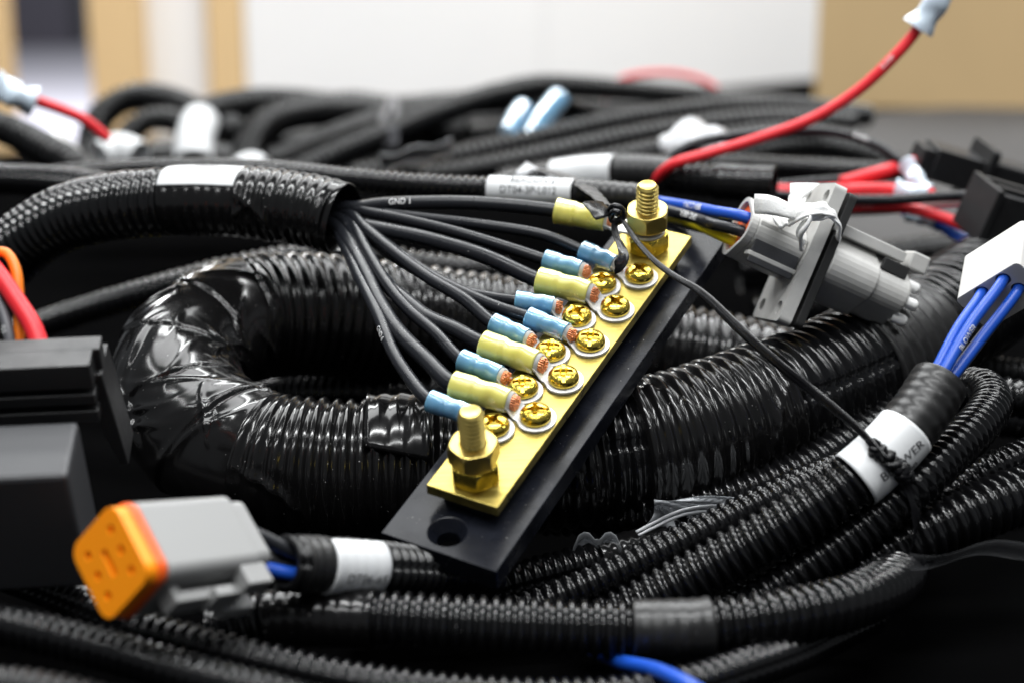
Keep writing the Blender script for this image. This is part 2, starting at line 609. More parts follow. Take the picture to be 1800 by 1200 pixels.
def lathe(name, Mf, prof, m, parent, n=32, axis='x', label=None, smooth=True):
    """profile [(along, radius)] in mm revolved round the frame's x (or z) axis"""
    pts = []
    for x, r in prof:
        for k in range(n):
            a = 2 * PI * k / n
            pts.append((x, r * math.cos(a), r * math.sin(a)) if axis == 'x' else (r * math.cos(a), r * math.sin(a), x))
    faces = grid_faces(len(prof), n, True, axis == 'x')
    return mk(name, xf(Mf, pts), faces, m, parent, smooth=smooth, label=label)


# ------------------------------------------------------------------ the setting
def sheet(name, pts, m):
    o = mk(name, pts, [[0, 1, 2, 3]], m, smooth=False)
    return tag(o, kind="structure")


# bench top, a slab whose far edge runs obliquely behind the pile
pts = [(-0.9, -0.3), (1.6, -0.3), (1.6, 2.25), (0.62, 2.25), (-0.9, 0.95)]
Vt = [(x, y, 0) for x, y in pts] + [(x, y, -0.03) for x, y in pts]
tb = mk("bench_top", Vt, [[0, 1, 2, 3, 4], [9, 8, 7, 6, 5]] + [[i, 5 + i, 5 + (i + 1) % 5, (i + 1) % 5] for i in range(5)], M['table'], smooth=False)
tag(tb, kind="structure")
sheet("floor", [(-6, -1, -0.75), (6, -1, -0.75), (6, 14, -0.75), (-6, 14, -0.75)], M['floor'])


def standing_box(name, x0, x1, d, y_top, z0, depth, m, label, cat, yaw=0.0):
    """upright board or carton whose front face spans photo columns x0..x1 at depth d"""
    a, b = P(x0, 90, d), P(x1, 90, d)
    c = (a + b) / 2
    w = np.linalg.norm(b - a) / MM
    t = thing(name, (c[0], c[1], z0), label, cat)
    Mf = frame((c[0], c[1], z0), (math.cos(yaw), math.sin(yaw), 0), (-math.sin(yaw), math.cos(yaw), 0), (0, 0, 1))
    return t, Mf, w


def upright(name, x0, x1, d, z0, h, depth, m, label, cat, flap=False, yaw=0.0):
    t, Mf, w = standing_box(name, x0, x1, d, 0, z0, depth, m, label, cat, yaw)
    box("panel", Mf, (0, depth / 2, h / 2), (w / 2, depth / 2, h / 2), m, t, 1.5)
    return t, Mf, w


upright("white_board", 432, 953, 2495, -0.75, 2100, 30, M['board'], "broad white wall panel far behind the coiled harness", "panel")
upright("white_board", 953.6, 1462, 2495, -0.75, 2100, 30, M['board'], "white panel beside the large brown carton", "panel")
upright("white_board", 244, 364, 2520, -0.75, 2100, 30, M['board'], "narrow white strip panel between two brown posts", "panel")
upright("wooden_post", 366, 430, 2495, -0.75, 2100, 60, M['carton'], "narrow brown post between the white panels", "post")
upright("wooden_post", 158, 243, 2450, -0.75, 2100, 90, M['carton'], "wide brown post at the edge of the open room", "post")
upright("wooden_post", -70, 3, 2300, -0.75, 2100, 60, M['carton'], "brown post cut by the left edge of the picture", "post")
t, Mf, w = upright("cardboard_carton", 1440, 2050, 1660, 0.0, 620, 420, M['carton'], "large brown cardboard carton standing on the bench", "carton", yaw=-0.19)
t, Mf, w = upright("dark_cabinet", -260, 128, 13000, -0.75, 1900, 500, M['cabinet'], "dark cabinet far off in the upper left corner", "cabinet")

# ------------------------------------------------------------------ bus bar (frame solved from the photograph)
Rb = np.array([[0.45222721, -0.89056581, -0.04881687], [0.56998666, 0.2464726, 0.78381532], [-0.68600711, -0.38228758, 0.61907225]])
tb_mm = np.array([-3.50367394, -39.42712561, -398.87432591])
U, Vv, Nn = (unit(camvec(*Rb[:, k])) for k in range(3))
O_BAR = C0 + camvec(*(tb_mm * MM))
MB = frame(O_BAR, U, Vv, Nn)
BL, BW, BHB = 122.2, 19.49, 7.0
SX0, SX1 = 7.5, BL - 9.8
PITCH_S, XA, RA, RB_, XO = 16.25, 32.1, 5.6, 13.4, -7.9


def bar_plane(px, py, h):
    """photo pixel -> bar coordinates (u, v) on the plane h mm above the brass"""
    ray = CX * ((px - 900) / F_PX) - CU * ((py - 600) / F_PX) + CF
    o = O_BAR + Nn * h * MM
    k = ((o - C0) @ Nn) / (ray @ Nn)
    q = (C0 + ray * k - O_BAR) / MM
    return np.array([q @ U, q @ Vv, h])


def barpt(u, v, n):
    return O_BAR + (U * u + Vv * v + Nn * n) * MM


bus = thing("ground_bus_bar", barpt(BL / 2, BW / 2, -13), "brass ground bus bar on a black base with two threaded studs", "bus bar")
hole = bar_plane(787, 934, -BHB)
hole2 = (BL + 12 - (hole[0] + 12.8) + 0, hole[1])
b0, b1 = BW / 2 - 15.7, BW / 2 + 15.7
outl = [(-12.8, b0), (BL + 11.9, b0), (BL + 11.9, b1), (-12.8, b1)]
# base: countersunk mounting holes at both ends
top_loops = [outl, circle(4.9, 32, hole[0], hole[1]), circle(4.9, 32, hole2[0], hole2[1])]
low_loops = [outl, circle(2.9, 32, hole[0], hole[1]), circle(2.9, 32, hole2[0], hole2[1])]
pts, faces = [], []
for lp in top_loops: pts += [(a, b, -BHB) for a, b in lp]
nt_ = len(pts)
for lp in low_loops: pts += [(a, b, -BHB - 6.2) for a, b in lp]
for i, lp in enumerate(low_loops[1:]): pts += [(a, b, -BHB - 3.0) for a, b in lp]
faces += [list(t) for t in tessellate_polygon([[Vector((a, b, 0)) for a, b in lp] for lp in top_loops])]
faces += [[nt_ + k for k in t] for t in tessellate_polygon([[Vector((a, b, 0)) for a, b in lp] for lp in low_loops])]
for i in range(4): faces.append([i, (i + 1) % 4, nt_ + (i + 1) % 4, nt_ + i])
for h in range(2):
    a, b, c = 4 + 32 * h, nt_ * 2 + 32 * h, nt_ + 4 + 32 * h
    for i in range(32):
        j = (i + 1) % 32
        faces.append([a + i, a + j, b + j, b + i])
        faces.append([b + i, b + j, c + j, c + i])
basep = mk("base_plate", xf(MB, pts), faces, M['base'], bus, smooth=False)
bm = bmesh.new(); bm.from_mesh(basep.data); bmesh.ops.recalc_face_normals(bm, faces=bm.faces); bm.to_mesh(basep.data); bm.free()
bevel(basep, 0.35 * MM, 2, 50)
for x in (SX0 + 2, SX1 - 1):
    prism("standoff", frame(barpt(x, BW / 2, 0), U, Vv, Nn), rrect(7, 7.5, 2), -BHB - 0.02, -3.0, M['base'], bus, 0.3, axis='z')
# brass bar: subdivided so brushed bevels catch the light
bar = box("brass_bar", MB, (BL / 2, BW / 2, -1.5), (BL / 2, BW / 2, 1.5), M['brass'], bus, 0.35)


def hexnut(name, u, v, n0, h, rot, m, parent):
    ac = 11.1 / math.cos(PI / 6) / 2
    Mf = frame(barpt(u, v, n0), U, Vv, Nn)
    pts, fcs = [], []
    # bottom hexagon, chamfered top: corners dip below the flats as on a turned nut
    K = 36
    prof = []
    for ring, (z, mode) in enumerate(((0.35, 'c'), (0.35, 'h'), (h - 1.0, 'h'), (h, 'c'))):
        for k in range(K):
            a = 2 * PI * k / K
            q = (a % (PI / 3)) - PI / 6
            rh = 5.55 / math.cos(q)
            if mode == 'c':
                r = min(rh, 5.75) if ring else 5.3
                zz = z if ring else 0.0
            else:
                r = rh
                zz = z if ring == 1 else h - 0.2 - 1.25 * max(0.0, rh - 5.62)
                if ring == 1: zz = 0.2 + 0.8 * max(0.0, rh - 5.62)
            pts.append((r * math.cos(a + rot), r * math.sin(a + rot), zz))
    for k in range(K): pts.append((3.3 * math.cos(2 * PI * k / K), 3.3 * math.sin(2 * PI * k / K), h))
    for k in range(K): pts.append((3.05 * math.cos(2 * PI * k / K), 3.05 * math.sin(2 * PI * k / K), h - 0.5))
    fcs = grid_faces(6, K, True)
    o = mk(name, xf(Mf, pts), fcs, m, parent, smooth=False)
    bevel(o, 0.18 * MM, 2, 25)
    return o


def stud(u, top, lower_rot, upper_rot, upper_n, rear):
    Mf = frame(barpt(u, BW / 2, 0), U, Vv, Nn)
    p = Path([barpt(u, BW / 2, z) for z in (0, 4, 8, 12, 16, top)], up=U)
    n = int(top * 11)
    z = np.linspace(0, top, n)
    ph = np.linspace(0, 2 * PI, 40, endpoint=False)
    S, Q = np.meshgrid(z, ph, indexing='ij')
    fr = np.mod(S / 1.27 + Q / (2 * PI), 1)
    tri = np.clip(np.abs(2 * fr - 1) * 1.35 - 0.15, 0, 1)
    r = 3.17 - 0.58 * tri
    r = np.minimum(r, 2.35 + (top - S) * 0.95)
    s = np.concatenate([z, [top, top - 0.25, top - 0.25]])
    r = np.vstack([r, np.full((1, 40), 2.2), np.full((1, 40), 1.7), np.full((1, 40), 0.02)])
    V, Fc = sweep(p, s * MM, r * MM, ph)
    so = mk("threaded_stud", V, Fc, M['brass_stud'], bus)
    hexnut("hex_nut", u, BW / 2, 0.02, 5.4, lower_rot, M['brass_screw'], so)
    hexnut("hex_nut", u, BW / 2, upper_n, 5.6, upper_rot, M['brass_stud'], so)
    return so


stud(SX0, 21.0, 0.55, 0.15, 5.46, False)
stud(SX1, 21.0, 0.62, 0.35, 7.3, True)


# screw head with combination recess, cut once and shared
def screw_mesh():
    prof = [(0, 0.05), (0, 3.9), (0.25, 4.05), (0.9, 4.1), (1.6, 3.9), (2.2, 3.5), (2.65, 2.8), (2.95, 2.0), (3.1, 1.0), (3.13, 0.02)]
    n = 48
    bm = bmesh.new()
    rings = [[bm.verts.new((r * math.cos(2 * PI * k / n) * MM, r * math.sin(2 * PI * k / n) * MM, z * MM)) for k in range(n)] for z, r in prof]
    for i in range(len(rings) - 1):
        for k in range(n):
            bm.faces.new([rings[i][k], rings[i][(k + 1) % n], rings[i + 1][(k + 1) % n], rings[i + 1][k]])
    bm.faces.new(rings[0][::-1])
    bm.faces.new(rings[-1])
    me = bpy.data.meshes.new("screw_head"); bm.to_mesh(me); bm.free()
    a = bpy.data.objects.new("a", me); COL.objects.link(a)
    cuts = []
    for (hx, hy, z0, taper) in ((2.75, 0.62, 1.25, 0.55), (0.62, 2.75, 1.25, 0.55), (5.0, 0.48, 2.0, 1.0), (1.15, 1.15, 0.8, 0.4)):
        bm = bmesh.new()
        vs = []
        for z, f in ((z0, taper), (4.5, 1.25 if taper < 1 else 1.0)):
            vs.append([bm.verts.new((sx * hx * (f if taper < 1 else 1) * MM, sy * hy * (min(1.0, f + .25)) * MM, z * MM)) for sx, sy in ((-1, -1), (1, -1), (1, 1), (-1, 1))])
        for k in range(4): bm.faces.new([vs[0][k], vs[0][(k + 1) % 4], vs[1][(k + 1) % 4], vs[1][k]])
        bm.faces.new(vs[0][::-1]); bm.faces.new(vs[1])
        bmesh.ops.recalc_face_normals(bm, faces=bm.faces)
        cm = bpy.data.meshes.new("c"); bm.to_mesh(cm); bm.free()
        c = bpy.data.objects.new("c", cm); COL.objects.link(c); cuts.append(c)
        md = a.modifiers.new("b", 'BOOLEAN'); md.operation = 'DIFFERENCE'; md.object = c; md.solver = 'EXACT'
    dg = bpy.context.evaluated_depsgraph_get()
    out = bpy.data.meshes.new_from_object(a.evaluated_get(dg))
    for o in cuts + [a]: bpy.data.objects.remove(o)
    out.name = "screw_head"
    out.set_sharp_from_angle(angle=math.radians(38)) if hasattr(out, "set_sharp_from_angle") else None
    out.polygons.foreach_set("use_smooth", [True] * len(out.polygons))
    out.materials.clear()
    out.materials.append(M['brass_screw'])
    return out


SCREW = screw_mesh()
screw_pos = {}
for row in range(2):
    for i in range(5):
        u, v = (XA + PITCH_S * i, RA) if row == 0 else (XA + XO + PITCH_S * i, RB_)
        screw_pos[('A', 'B')[row] + str(i)] = (u, v)
        a = random.uniform(0, 2 * PI)
        ax, ay = U * math.cos(a) + Vv * math.sin(a), -U * math.sin(a) + Vv * math.cos(a)
        nz = unit(Nn + U * random.uniform(-.04, .04) + Vv * random.uniform(-.04, .04))
        ax = unit(ax - nz * (ax @ nz))
        put("screw", SCREW, None, bus, frame(barpt(u, v, .95), ax, np.cross(nz, ax), nz))

# ------------------------------------------------------------------ breakout conduit the ground wires come out of
def px_path(pts, **k):
    return Path([P(*p) for p in pts], **k)


BREAK = px_path([(-60, 520, 560), (0, 462, 545), (50, 420, 535), (120, 382, 525), (210, 362, 515), (310, 355, 508), (400, 355, 504), (490, 362, 500), (560, 374, 496), (604, 386, 493)])
R_BRK = 10.4 * MM
bk = thing("breakout_conduit", BREAK.at(BREAK.len * .6)[0] - [0, 0, .011], "black corrugated conduit with white sticker, its open end spilling black ground wires", "conduit")
s_l0, s_l1, s_t1 = BREAK.s_px(300), BREAK.s_px(432), BREAK.len
V, Fc = conduit_mesh(BREAK, 0, s_l0 + 2 * MM, R_BRK, 3.3 * MM, 1.3 * MM, nphi=56, spp=10, seed=3)
mk("corrugated_tube", V, Fc, M['loom'], bk)
V, Fc = band_mesh(BREAK, s_l0, s_l1 + 1 * MM, R_BRK + 0.15 * MM, wob=0.5 * MM, ribs=(3.3 * MM, .35 * MM), seed=4)
mk("sticker_backing", V, Fc, M['tape'], bk, label="clear sticker tail over black ribs")
V, Fc = band_mesh(BREAK, s_l0 + .3 * MM, s_l1, R_BRK + 0.45 * MM, phis=np.linspace(-0.9, 0.95, 40), closed=False, wob=0.2 * MM, seed=5)
lb = mk("label", V, Fc, M['label'], bk, label="white sticker")
text_on(BREAK, s_l0 * .45 + s_l1 * .55, 0.15, "GND", 3.2 * MM, R_BRK + .5 * MM, M['ink'], lb)
V, Fc = tape_mesh(BREAK, s_l1, s_t1 - 2 * MM, R_BRK + 0.2 * MM, pitch=3.3 * MM, amp=.75 * MM, wrinkle=.12 * MM, lump=.25 * MM, step=.25 * MM, ds=.35 * MM, nphi=90, seed=8, creases=4)
mk("tape_wrap", V, Fc, M['tape'], bk)
nn_ = 44
s = np.array([s_t1 - 4 * MM, s_t1 - 1.5 * MM, s_t1, s_t1 + .2 * MM, s_t1, s_t1 - 18 * MM])
wv = 1 + 0.05 * np.sin(np.linspace(0, 2 * PI, nn_, endpoint=False) * 3 + 1)
rr = np.array([10.4, 10.5, 10.6, 10.4, 10.0, 9.4])[:, None] * MM * wv[None]
V, Fc = sweep(BREAK, s, rr)
mk("tube_mouth", V, Fc, M['tape'], bk)

# ------------------------------------------------------------------ ground wires with ring terminals
def terminal(par, su, sv, f_end, b_end, kind, ring_n, ring_r=5.2):
    """ring tongue under the screw, crimp barrel, copper strands and nylon sleeve; returns axis data"""
    big = kind == 'yellow'
    rs = 3.3 if big else 2.6
    f3, b3 = barpt(*f_end), barpt(*b_end)
    ax = unit(b3 - f3)                                  # toward the wire
    # --- ring tongue in the bar plane
    c = barpt(su, sv, ring_n)
    d2 = f_end[:2] - np.array([su, sv])
    dist = np.linalg.norm(d2)
    e = unit(U * d2[0] + Vv * d2[1])
    g = np.cross(Nn, e)
    xs = np.concatenate([-ring_r * np.cos(np.linspace(0, PI / 2, 10)), np.linspace(0.4, dist + 1.5, 20)])
    neck = 3.0 if big else 2.4
    pts = []
    nw = 9
    for x in xs:
        if x <= 0: w = math.sqrt(max(0.0004, ring_r ** 2 - x * x))
        else:
            w_c = math.sqrt(max(0, ring_r ** 2 - x * x))
            k = float(smooth01((x - 1.5) / 4.5))
            w = max(neck, w_c * (1 - k) + neck * k) if x < ring_r + 2 else neck
        lift = float(smooth01((x - 4.6) / max(1.5, dist - 5.0))) * (f_end[2] - ring_n - rs * .45)
        cup = float(smooth01((x - dist + 3) / 3))
        for side in (0, 1):
            for j in range(nw):
                t = -1 + 2 * j / (nw - 1)
                z = lift + (0.75 if side else 0.0) + cup * (t * t) * 1.1
                pts.append(c + (e * x + g * (t * w) + Nn * z) * MM)
    V = np.array(pts).reshape(len(xs), 2, nw, 3)
    loop = np.concatenate([V[:, 0], V[:, 1][:, ::-1]], 1)     # closed cross-section
    faces = grid_faces(len(xs), 2 * nw, True, False)
    faces += [list(range(2 * nw)), [(len(xs) - 1) * 2 * nw + k for k in range(2 * nw)][::-1]]
    ro = mk("ring_tongue", loop.reshape(-1, 3), faces, M['tin'], par)
    bm = bmesh.new(); bm.from_mesh(ro.data); bmesh.ops.recalc_face_normals(bm, faces=bm.faces); bm.to_mesh(ro.data); bm.free()
    bevel(ro, 0.18 * MM, 2, 50)
    # --- frame along the barrel
    nz = unit(Nn - ax * (Nn @ ax))
    Mf = frame(f3, ax, np.cross(nz, ax), nz)
    Ls = np.linalg.norm(b3 - f3) / MM
    # barrel
    rb = rs * .80
    lathe("crimp_barrel", Mf, [(-0.9, rb * .72), (-0.9, rb), (Ls * .62, rb), (Ls * .62, rb * .8), (-.5, rb * .74)], M['tin'], par, 24)
    # strands
    pts, fcs = [], []
    rstr = 0.30 if big else 0.26
    rad_b = rb * .78
    k = 0
    for ring in range(0, 4):
        rr_ = ring * rstr * 2.0
        if rr_ + rstr > rad_b + .25: break
        cnt = 1 if ring == 0 else int(2 * PI * rr_ / (rstr * 2.05))
        for q in range(cnt):
            a = 2 * PI * q / cnt + ring * .4
            cy, cz = rr_ * math.cos(a), rr_ * math.sin(a)
            x_tip = -2.3 - random.uniform(0, .7) + ring * .15
            b = len(pts)
            for xx, ro_ in ((1.0, rstr), (x_tip + .1, rstr), (x_tip, rstr * .6)):
                for j in range(6):
                    a2 = PI / 3 * j
                    pts.append((xx, cy + ro_ * math.cos(a2) + (.08 * random.random() if xx < 0 else 0), cz + ro_ * math.sin(a2) - (.25 if xx < 0 else 0)))
            for r_ in range(2):
                for j in range(6):
                    fcs.append([b + r_ * 6 + j, b + r_ * 6 + (j + 1) % 6, b + r_ * 6 + 6 + (j + 1) % 6, b + r_ * 6 + 6 + j])
            fcs.append([b + 12 + j for j in range(6)])
    so = mk("copper_strands", xf(Mf, pts), fcs, M['copper'], par)
    # sleeve: flared entry, two crimp dents, open front
    n, K = 40, 40
    xs = np.linspace(0, Ls, n)
    ph = np.linspace(0, 2 * PI, K, endpoint=False)
    X, Q = np.meshgrid(xs, ph, indexing='ij')
    r = np.full(X.shape, rs)
    r *= 1 + 0.13 * smooth01((X - Ls * .55) / (Ls * .12)) * (1 if big else .8)
    r += 0.12 * np.exp(-((X - Ls) / .6) ** 2)
    seed = random.randint(0, 999)
    dent = np.exp(-((X - Ls * .30) / (Ls * .13)) ** 2)
    face = np.cos(Q - 0.3) ** 2
    r *= 1 - dent * (0.26 * face - 0.09)
    r += 0.14 * (vnoise(X / 1.7, Q / (2 * PI) * 6, seed, 6) - .5)
    X2 = X + 0.5 * np.sin(Q + seed) * (X < .3) * (.5)
    pts = np.stack([X2, r * np.cos(Q), r * np.sin(Q)], -1)
    inner = []
    for x, ri in ((Ls, rs * 1.0), (Ls - 1.2, rs * .86)):
        inner.append(np.stack([np.full(K, x), ri * np.cos(ph), ri * np.sin(ph)], -1))
    front = []
    for x, ri in ((1.2, rs * .80), (0.0, rs * .84)):
        front.append(np.stack([np.full(K, x), ri * np.cos(ph), ri * np.sin(ph)], -1))
    allr = np.concatenate([np.array(front), pts, np.array(inner)], 0)
    V = xf(Mf, allr.reshape(-1, 3))
    mk("nylon_sleeve", V, grid_faces(allr.shape[0], K, True, True), M['nylon_yellow' if big else 'nylon_blue'], par)
    return ax, f3, b3, Ls


def ground_wire(idx, label, kind, su, sv, fpx, bpx, pts, wr, ring_n=0.05, h=None, mark=None, d_end=494):
    h0 = (3.5 if kind == 'yellow' else 2.9) if h is None else h
    f_end = bar_plane(*fpx, h0)
    b_end = bar_plane(*bpx, h0 + 0.8)
    t = thing("ground_wire", barpt(su, sv, 0), label, "wire", "ground wires fanned out to the bus bar")
    ax, f3, b3, Ls = terminal(t, su, sv, f_end, b_end, kind, ring_n)
    d0 = project(b3)[2]
    q = [f3 + ax * (Ls * .35 * MM), b3 - ax * (Ls * .25) * MM, b3 + ax * 0.2 * MM]
    full = [bpx] + [(x, y) for x, y in pts]
    cl = np.concatenate([[0], np.cumsum([math.hypot(full[i + 1][0] - full[i][0], full[i + 1][1] - full[i][1]) for i in range(len(full) - 1)])])
    for k, (x, y) in enumerate(pts):
        w = cl[k + 1] / cl[-1]
        q.append(P(x, y, d0 + (d_end - d0) * (w * w * .35 + w * .65)))
    q.append(BREAK.at(BREAK.len - 22 * MM)[0] + np.array([0, random.uniform(-3, 3) * MM, random.uniform(-3, 3) * MM]))
    ins, p = tube_path("insulation", q, wr * MM, M['wire'], t, 16, 1.0 * MM, wob=.03 * MM)
    if mark:
        sm, ph, txt, sz = mark
        text_on(p, p.s_px(*sm), ph, txt, sz * MM, wr * MM, M['ink_white'], ins, flip=-1)
    return t


S = screw_pos
GW = [
    ("A0", "yellow", "yellow-sleeved black ground wire on the front-row screw nearest the front stud", (895, 704), (797, 676),
     [(750, 633), (700, 583), (667, 533), (643, 483), (612, 425), (588, 395)], 2.25),
    ("A1", "yellow", "yellow-sleeved black ground wire on the second front-row screw from the front stud", (945, 637), (850, 605),
     [(800, 579), (750, 557), (715, 530), (680, 500), (650, 460), (622, 412), (600, 385)], 2.15),
    ("A2", "blue", "blue-sleeved black ground wire on the middle screw of the front row", (996, 584), (929, 558),
     [(867, 537), (800, 507), (750, 480), (700, 445), (650, 408), (612, 380)], 1.7),
    ("A3", "yellow", "yellow-sleeved black ground wire on the second front-row screw from the rear stud", (1036, 515), (947, 493),
     [(850, 450), (750, 420), (690, 407), (645, 398), (605, 388)], 2.2),
    ("A4", "blue", "blue-sleeved black ground wire on the front-row screw nearest the rear stud", (1081, 464), (1024, 441),
     [(960, 415), (850, 396), (750, 384), (680, 376), (615, 370)], 1.65),
    ("B0", "blue", "blue-sleeved black ground wire whose screw is half hidden behind the front stud", (828, 729), (756, 704),
     [(717, 660), (690, 617), (667, 560), (633, 490), (603, 425), (585, 398)], 1.75),
    ("B1", "blue", "blue-sleeved black ground wire on the second back-row screw from the front stud", (880, 659), (811, 632),
     [(767, 587), (717, 543), (683, 503), (650, 450), (625, 405), (605, 380)], 1.7),
    ("B2", "blue", "blue-sleeved black ground wire on the middle screw of the back row", (926, 594), (867, 569),
     [(817, 527), (750, 486), (688, 440), (640, 400), (608, 374)], 1.8),
    ("B3", "blue", "blue-sleeved black ground wire with the shortest visible lead, on the back row", (972, 538), (907, 529),
     [(860, 522), (800, 508), (740, 480), (690, 450), (640, 412), (606, 386)], 1.6),
    ("B4", "blue", "blue-sleeved black ground wire on the back-row screw nearest the rear stud", (1022, 474), (958, 457),
     [(900, 438), (800, 408), (700, 384), (650, 374), (612, 366)], 1.7),
]
for key, kind, label, fpx, bpx, pts, wr in GW:
    mark = None
    if key == "A4": mark = None
    if key == "B0": mark = ((676, 590), -1.15, "GND 6", 1.9)
    ground_wire(key, label, kind, *S[key], fpx, bpx, pts, wr, mark=mark, h=None)
ground_wire("stud", "yellow-sleeved black ground wire with a large ring clamped on the rear stud", "yellow", SX1, BW / 2, (1064, 387), (978, 371),
            [(900, 362), (820, 357), (740, 357), (670, 360), (614, 366)], 2.1, ring_n=5.5, h=7.6, mark=((707, 359), -1.15, "GND 1", 2.3))

# ------------------------------------------------------------------ conduits
def hose(pts, od, pitch, label, name="corrugated_conduit", m='loom', depth=None, tapes=(), labels=(), nphi=24, spp=6, split=None, seed=None,
         open_end=False, open_start=False, s0=0.0, s1=None, up=(0, 0, 1), group=None):
    """corrugated conduit along photo points (px, py, depth mm); tapes = [(px0,py0,px1,py1,material,ribs through)]"""
    p = px_path(pts, up=up)
    seed = seed if seed is not None else random.randint(1, 999)
    R = od / 2 * MM
    mid = p.at(p.len * .5)[0]
    t = thing(name, mid - np.array([0, 0, R]), label, "conduit", group)
    s1 = p.len if s1 is None else s1
    depth = depth or max(0.9, od * 0.105)
    V, Fc = conduit_mesh(p, s0, s1, R, pitch * MM, depth * MM, nphi, spp, split if split is not None else random.uniform(0, 6.2), seed, open_end, open_start)
    mk("corrugated_tube", V, Fc, M[m], t)
    for k, tp in enumerate(tapes):
        a, b = p.s_px(tp[0], tp[1]), p.s_px(tp[2], tp[3])
        a, b = min(a, b), max(a, b)
        V, Fc = tape_mesh(p, a, b, R + .25 * MM, pitch=pitch * MM, amp=tp[5] * MM, wrinkle=.2 * MM, lump=.15 * MM, lap=16 * MM, step=.15 * MM,
                          ds=max(.45 * MM, (b - a) / 160), nphi=44, seed=seed + k)
        mk("tape_wrap", V, Fc, M[tp[4]], t)
    return t, p, R


G_FRONT = "conduits lying in front of the bus bar"
G_RIGHT = "conduits bundled under the blower label"
G_FAR = "conduits coiled in the blurred rear of the pile"

# main thick loom: one looped run wrapped in vinyl tape
LOOM = px_path([(1800, 470, 575), (1730, 515, 552), (1650, 568, 530), (1560, 620, 508), (1430, 684, 488), (1290, 738, 474), (1150, 780, 466), (1000, 806, 461), (850, 820, 458),
                (700, 824, 457), (580, 824, 457), (470, 812, 459), (380, 775, 466), (322, 718, 477), (312, 655, 490), (352, 600, 504), (430, 562, 518),
                (530, 553, 528), (650, 562, 538), (800, 578, 546), (1000, 602, 550), (1200, 640, 550), (1330, 665, 552), (1450, 682, 562), (1560, 690, 580)])
R_L = 18.6 * MM
loom = thing("main_harness_loom", P(850, 930, 458), "thick taped black loom doubling back in a wide loop under the bus bar", "conduit")
S_ = lambda x, y: LOOM.s_px(x, y)
sA, sB, sC, sD = S_(1600, 596), S_(1500, 650), S_(1345, 716), S_(1105, 788)
sE, sF, sG = S_(1035, 800), S_(455, 812), S_(440, 560)
for a, b, sd in ((0, sA + 2 * MM, 31), (sB - 1 * MM, sC + 2 * MM, 32), (sD - 1 * MM, sE + 2 * MM, 33)):
    V, Fc = conduit_mesh(LOOM, a, b, R_L, 4.15 * MM, 1.9 * MM, nphi=72, spp=10, split=5.2, seed=sd)
    mk("corrugated_tube", V, Fc, M['loom'], loom)
V, Fc = tape_mesh(LOOM, sA, sB, R_L + .15 * MM, amp=1.2 * MM, wrinkle=.3 * MM, lump=.4 * MM, pitch=4.15 * MM, seed=41, nphi=100)
mk("tape_wrap", V, Fc, M['tape_matt'], loom)
V, Fc = tape_mesh(LOOM, sC, sD, R_L + .25 * MM, amp=1.55 * MM, wrinkle=.05 * MM, lump=.12 * MM, pitch=4.15 * MM, lap=19 * MM, ds=.42 * MM, creases=5, seed=42, nphi=130)
mk("tape_wrap", V, Fc, M['tape'], loom)
V, Fc = tape_mesh(LOOM, sE, sF, R_L + .25 * MM, amp=1.55 * MM, wrinkle=.05 * MM, lump=.12 * MM, pitch=4.15 * MM, lap=19 * MM, ds=.42 * MM, creases=5, seed=43, nphi=130)
mk("tape_wrap", V, Fc, M['tape'], loom)
V, Fc = tape_mesh(LOOM, sF - .5 * MM, sG, R_L + .7 * MM, amp=.0 * MM, wrinkle=.0 * MM, lump=1.3 * MM, pitch=4.15 * MM, lap=21 * MM, step=.85 * MM, ds=.42 * MM, nphi=190, seed=44, dia=1.6, lumps=14 * MM, creases=50, edge=.035)
mk("tape_wrap", V, Fc, M['tape'], loom, label="creased smooth tape round the bend of the loop")
V, Fc = tape_mesh(LOOM, sG - .5 * MM, LOOM.len, R_L + .25 * MM, amp=1.5 * MM, wrinkle=.15 * MM, lump=.25 * MM, pitch=4.15 * MM, lap=19 * MM, ds=.45 * MM, creases=6, seed=45, nphi=120)
mk("tape_wrap", V, Fc, M['tape'], loom)
# wavy cut edge of the split showing behind the near run
pts = []
for k in range(90):
    f = k / 89
    pts.append(P(1250 + 165 * f, 652 - 30 * f - 30 * f * f + 11 * math.sin(f * 2 * PI * 8.2), 523 - 4 * math.cos(f * 2 * PI * 8.2)))
tube_path("split_lip", None, .62 * MM, M['wire_grey'], loom, 8, .5 * MM, path=Path(pts, n=4))  # grey colour paints the highlight along this black edge
# loose tape tail standing off the near run
sf = S_(700, 824)
su_ = np.linspace(-8, 9, 14)
rows = []
for i, du in enumerate(su_):
    row = []
    for j, a in enumerate(np.linspace(-0.1, 1.05, 16)):
        aa = a + 0.012 * du
        Pq, T, N, B = LOOM.at(sf - du * MM)
        lift = 2.2 + 2.6 * max(0, (du + 8) / 17) ** 2 * (1 - abs(a - .45)) + .35 * math.sin(du * 1.3 + 3 * a)
        row.append(Pq + (R_L + lift * MM) * (math.cos(aa) * N - math.sin(aa) * B))
    rows.append(row)
fl = mk("tape_tail", np.array(rows).reshape(-1, 3), grid_faces(14, 16, False), M['tape'], loom)
sol = fl.modifiers.new("t", 'SOLIDIFY'); sol.thickness = .25 * MM

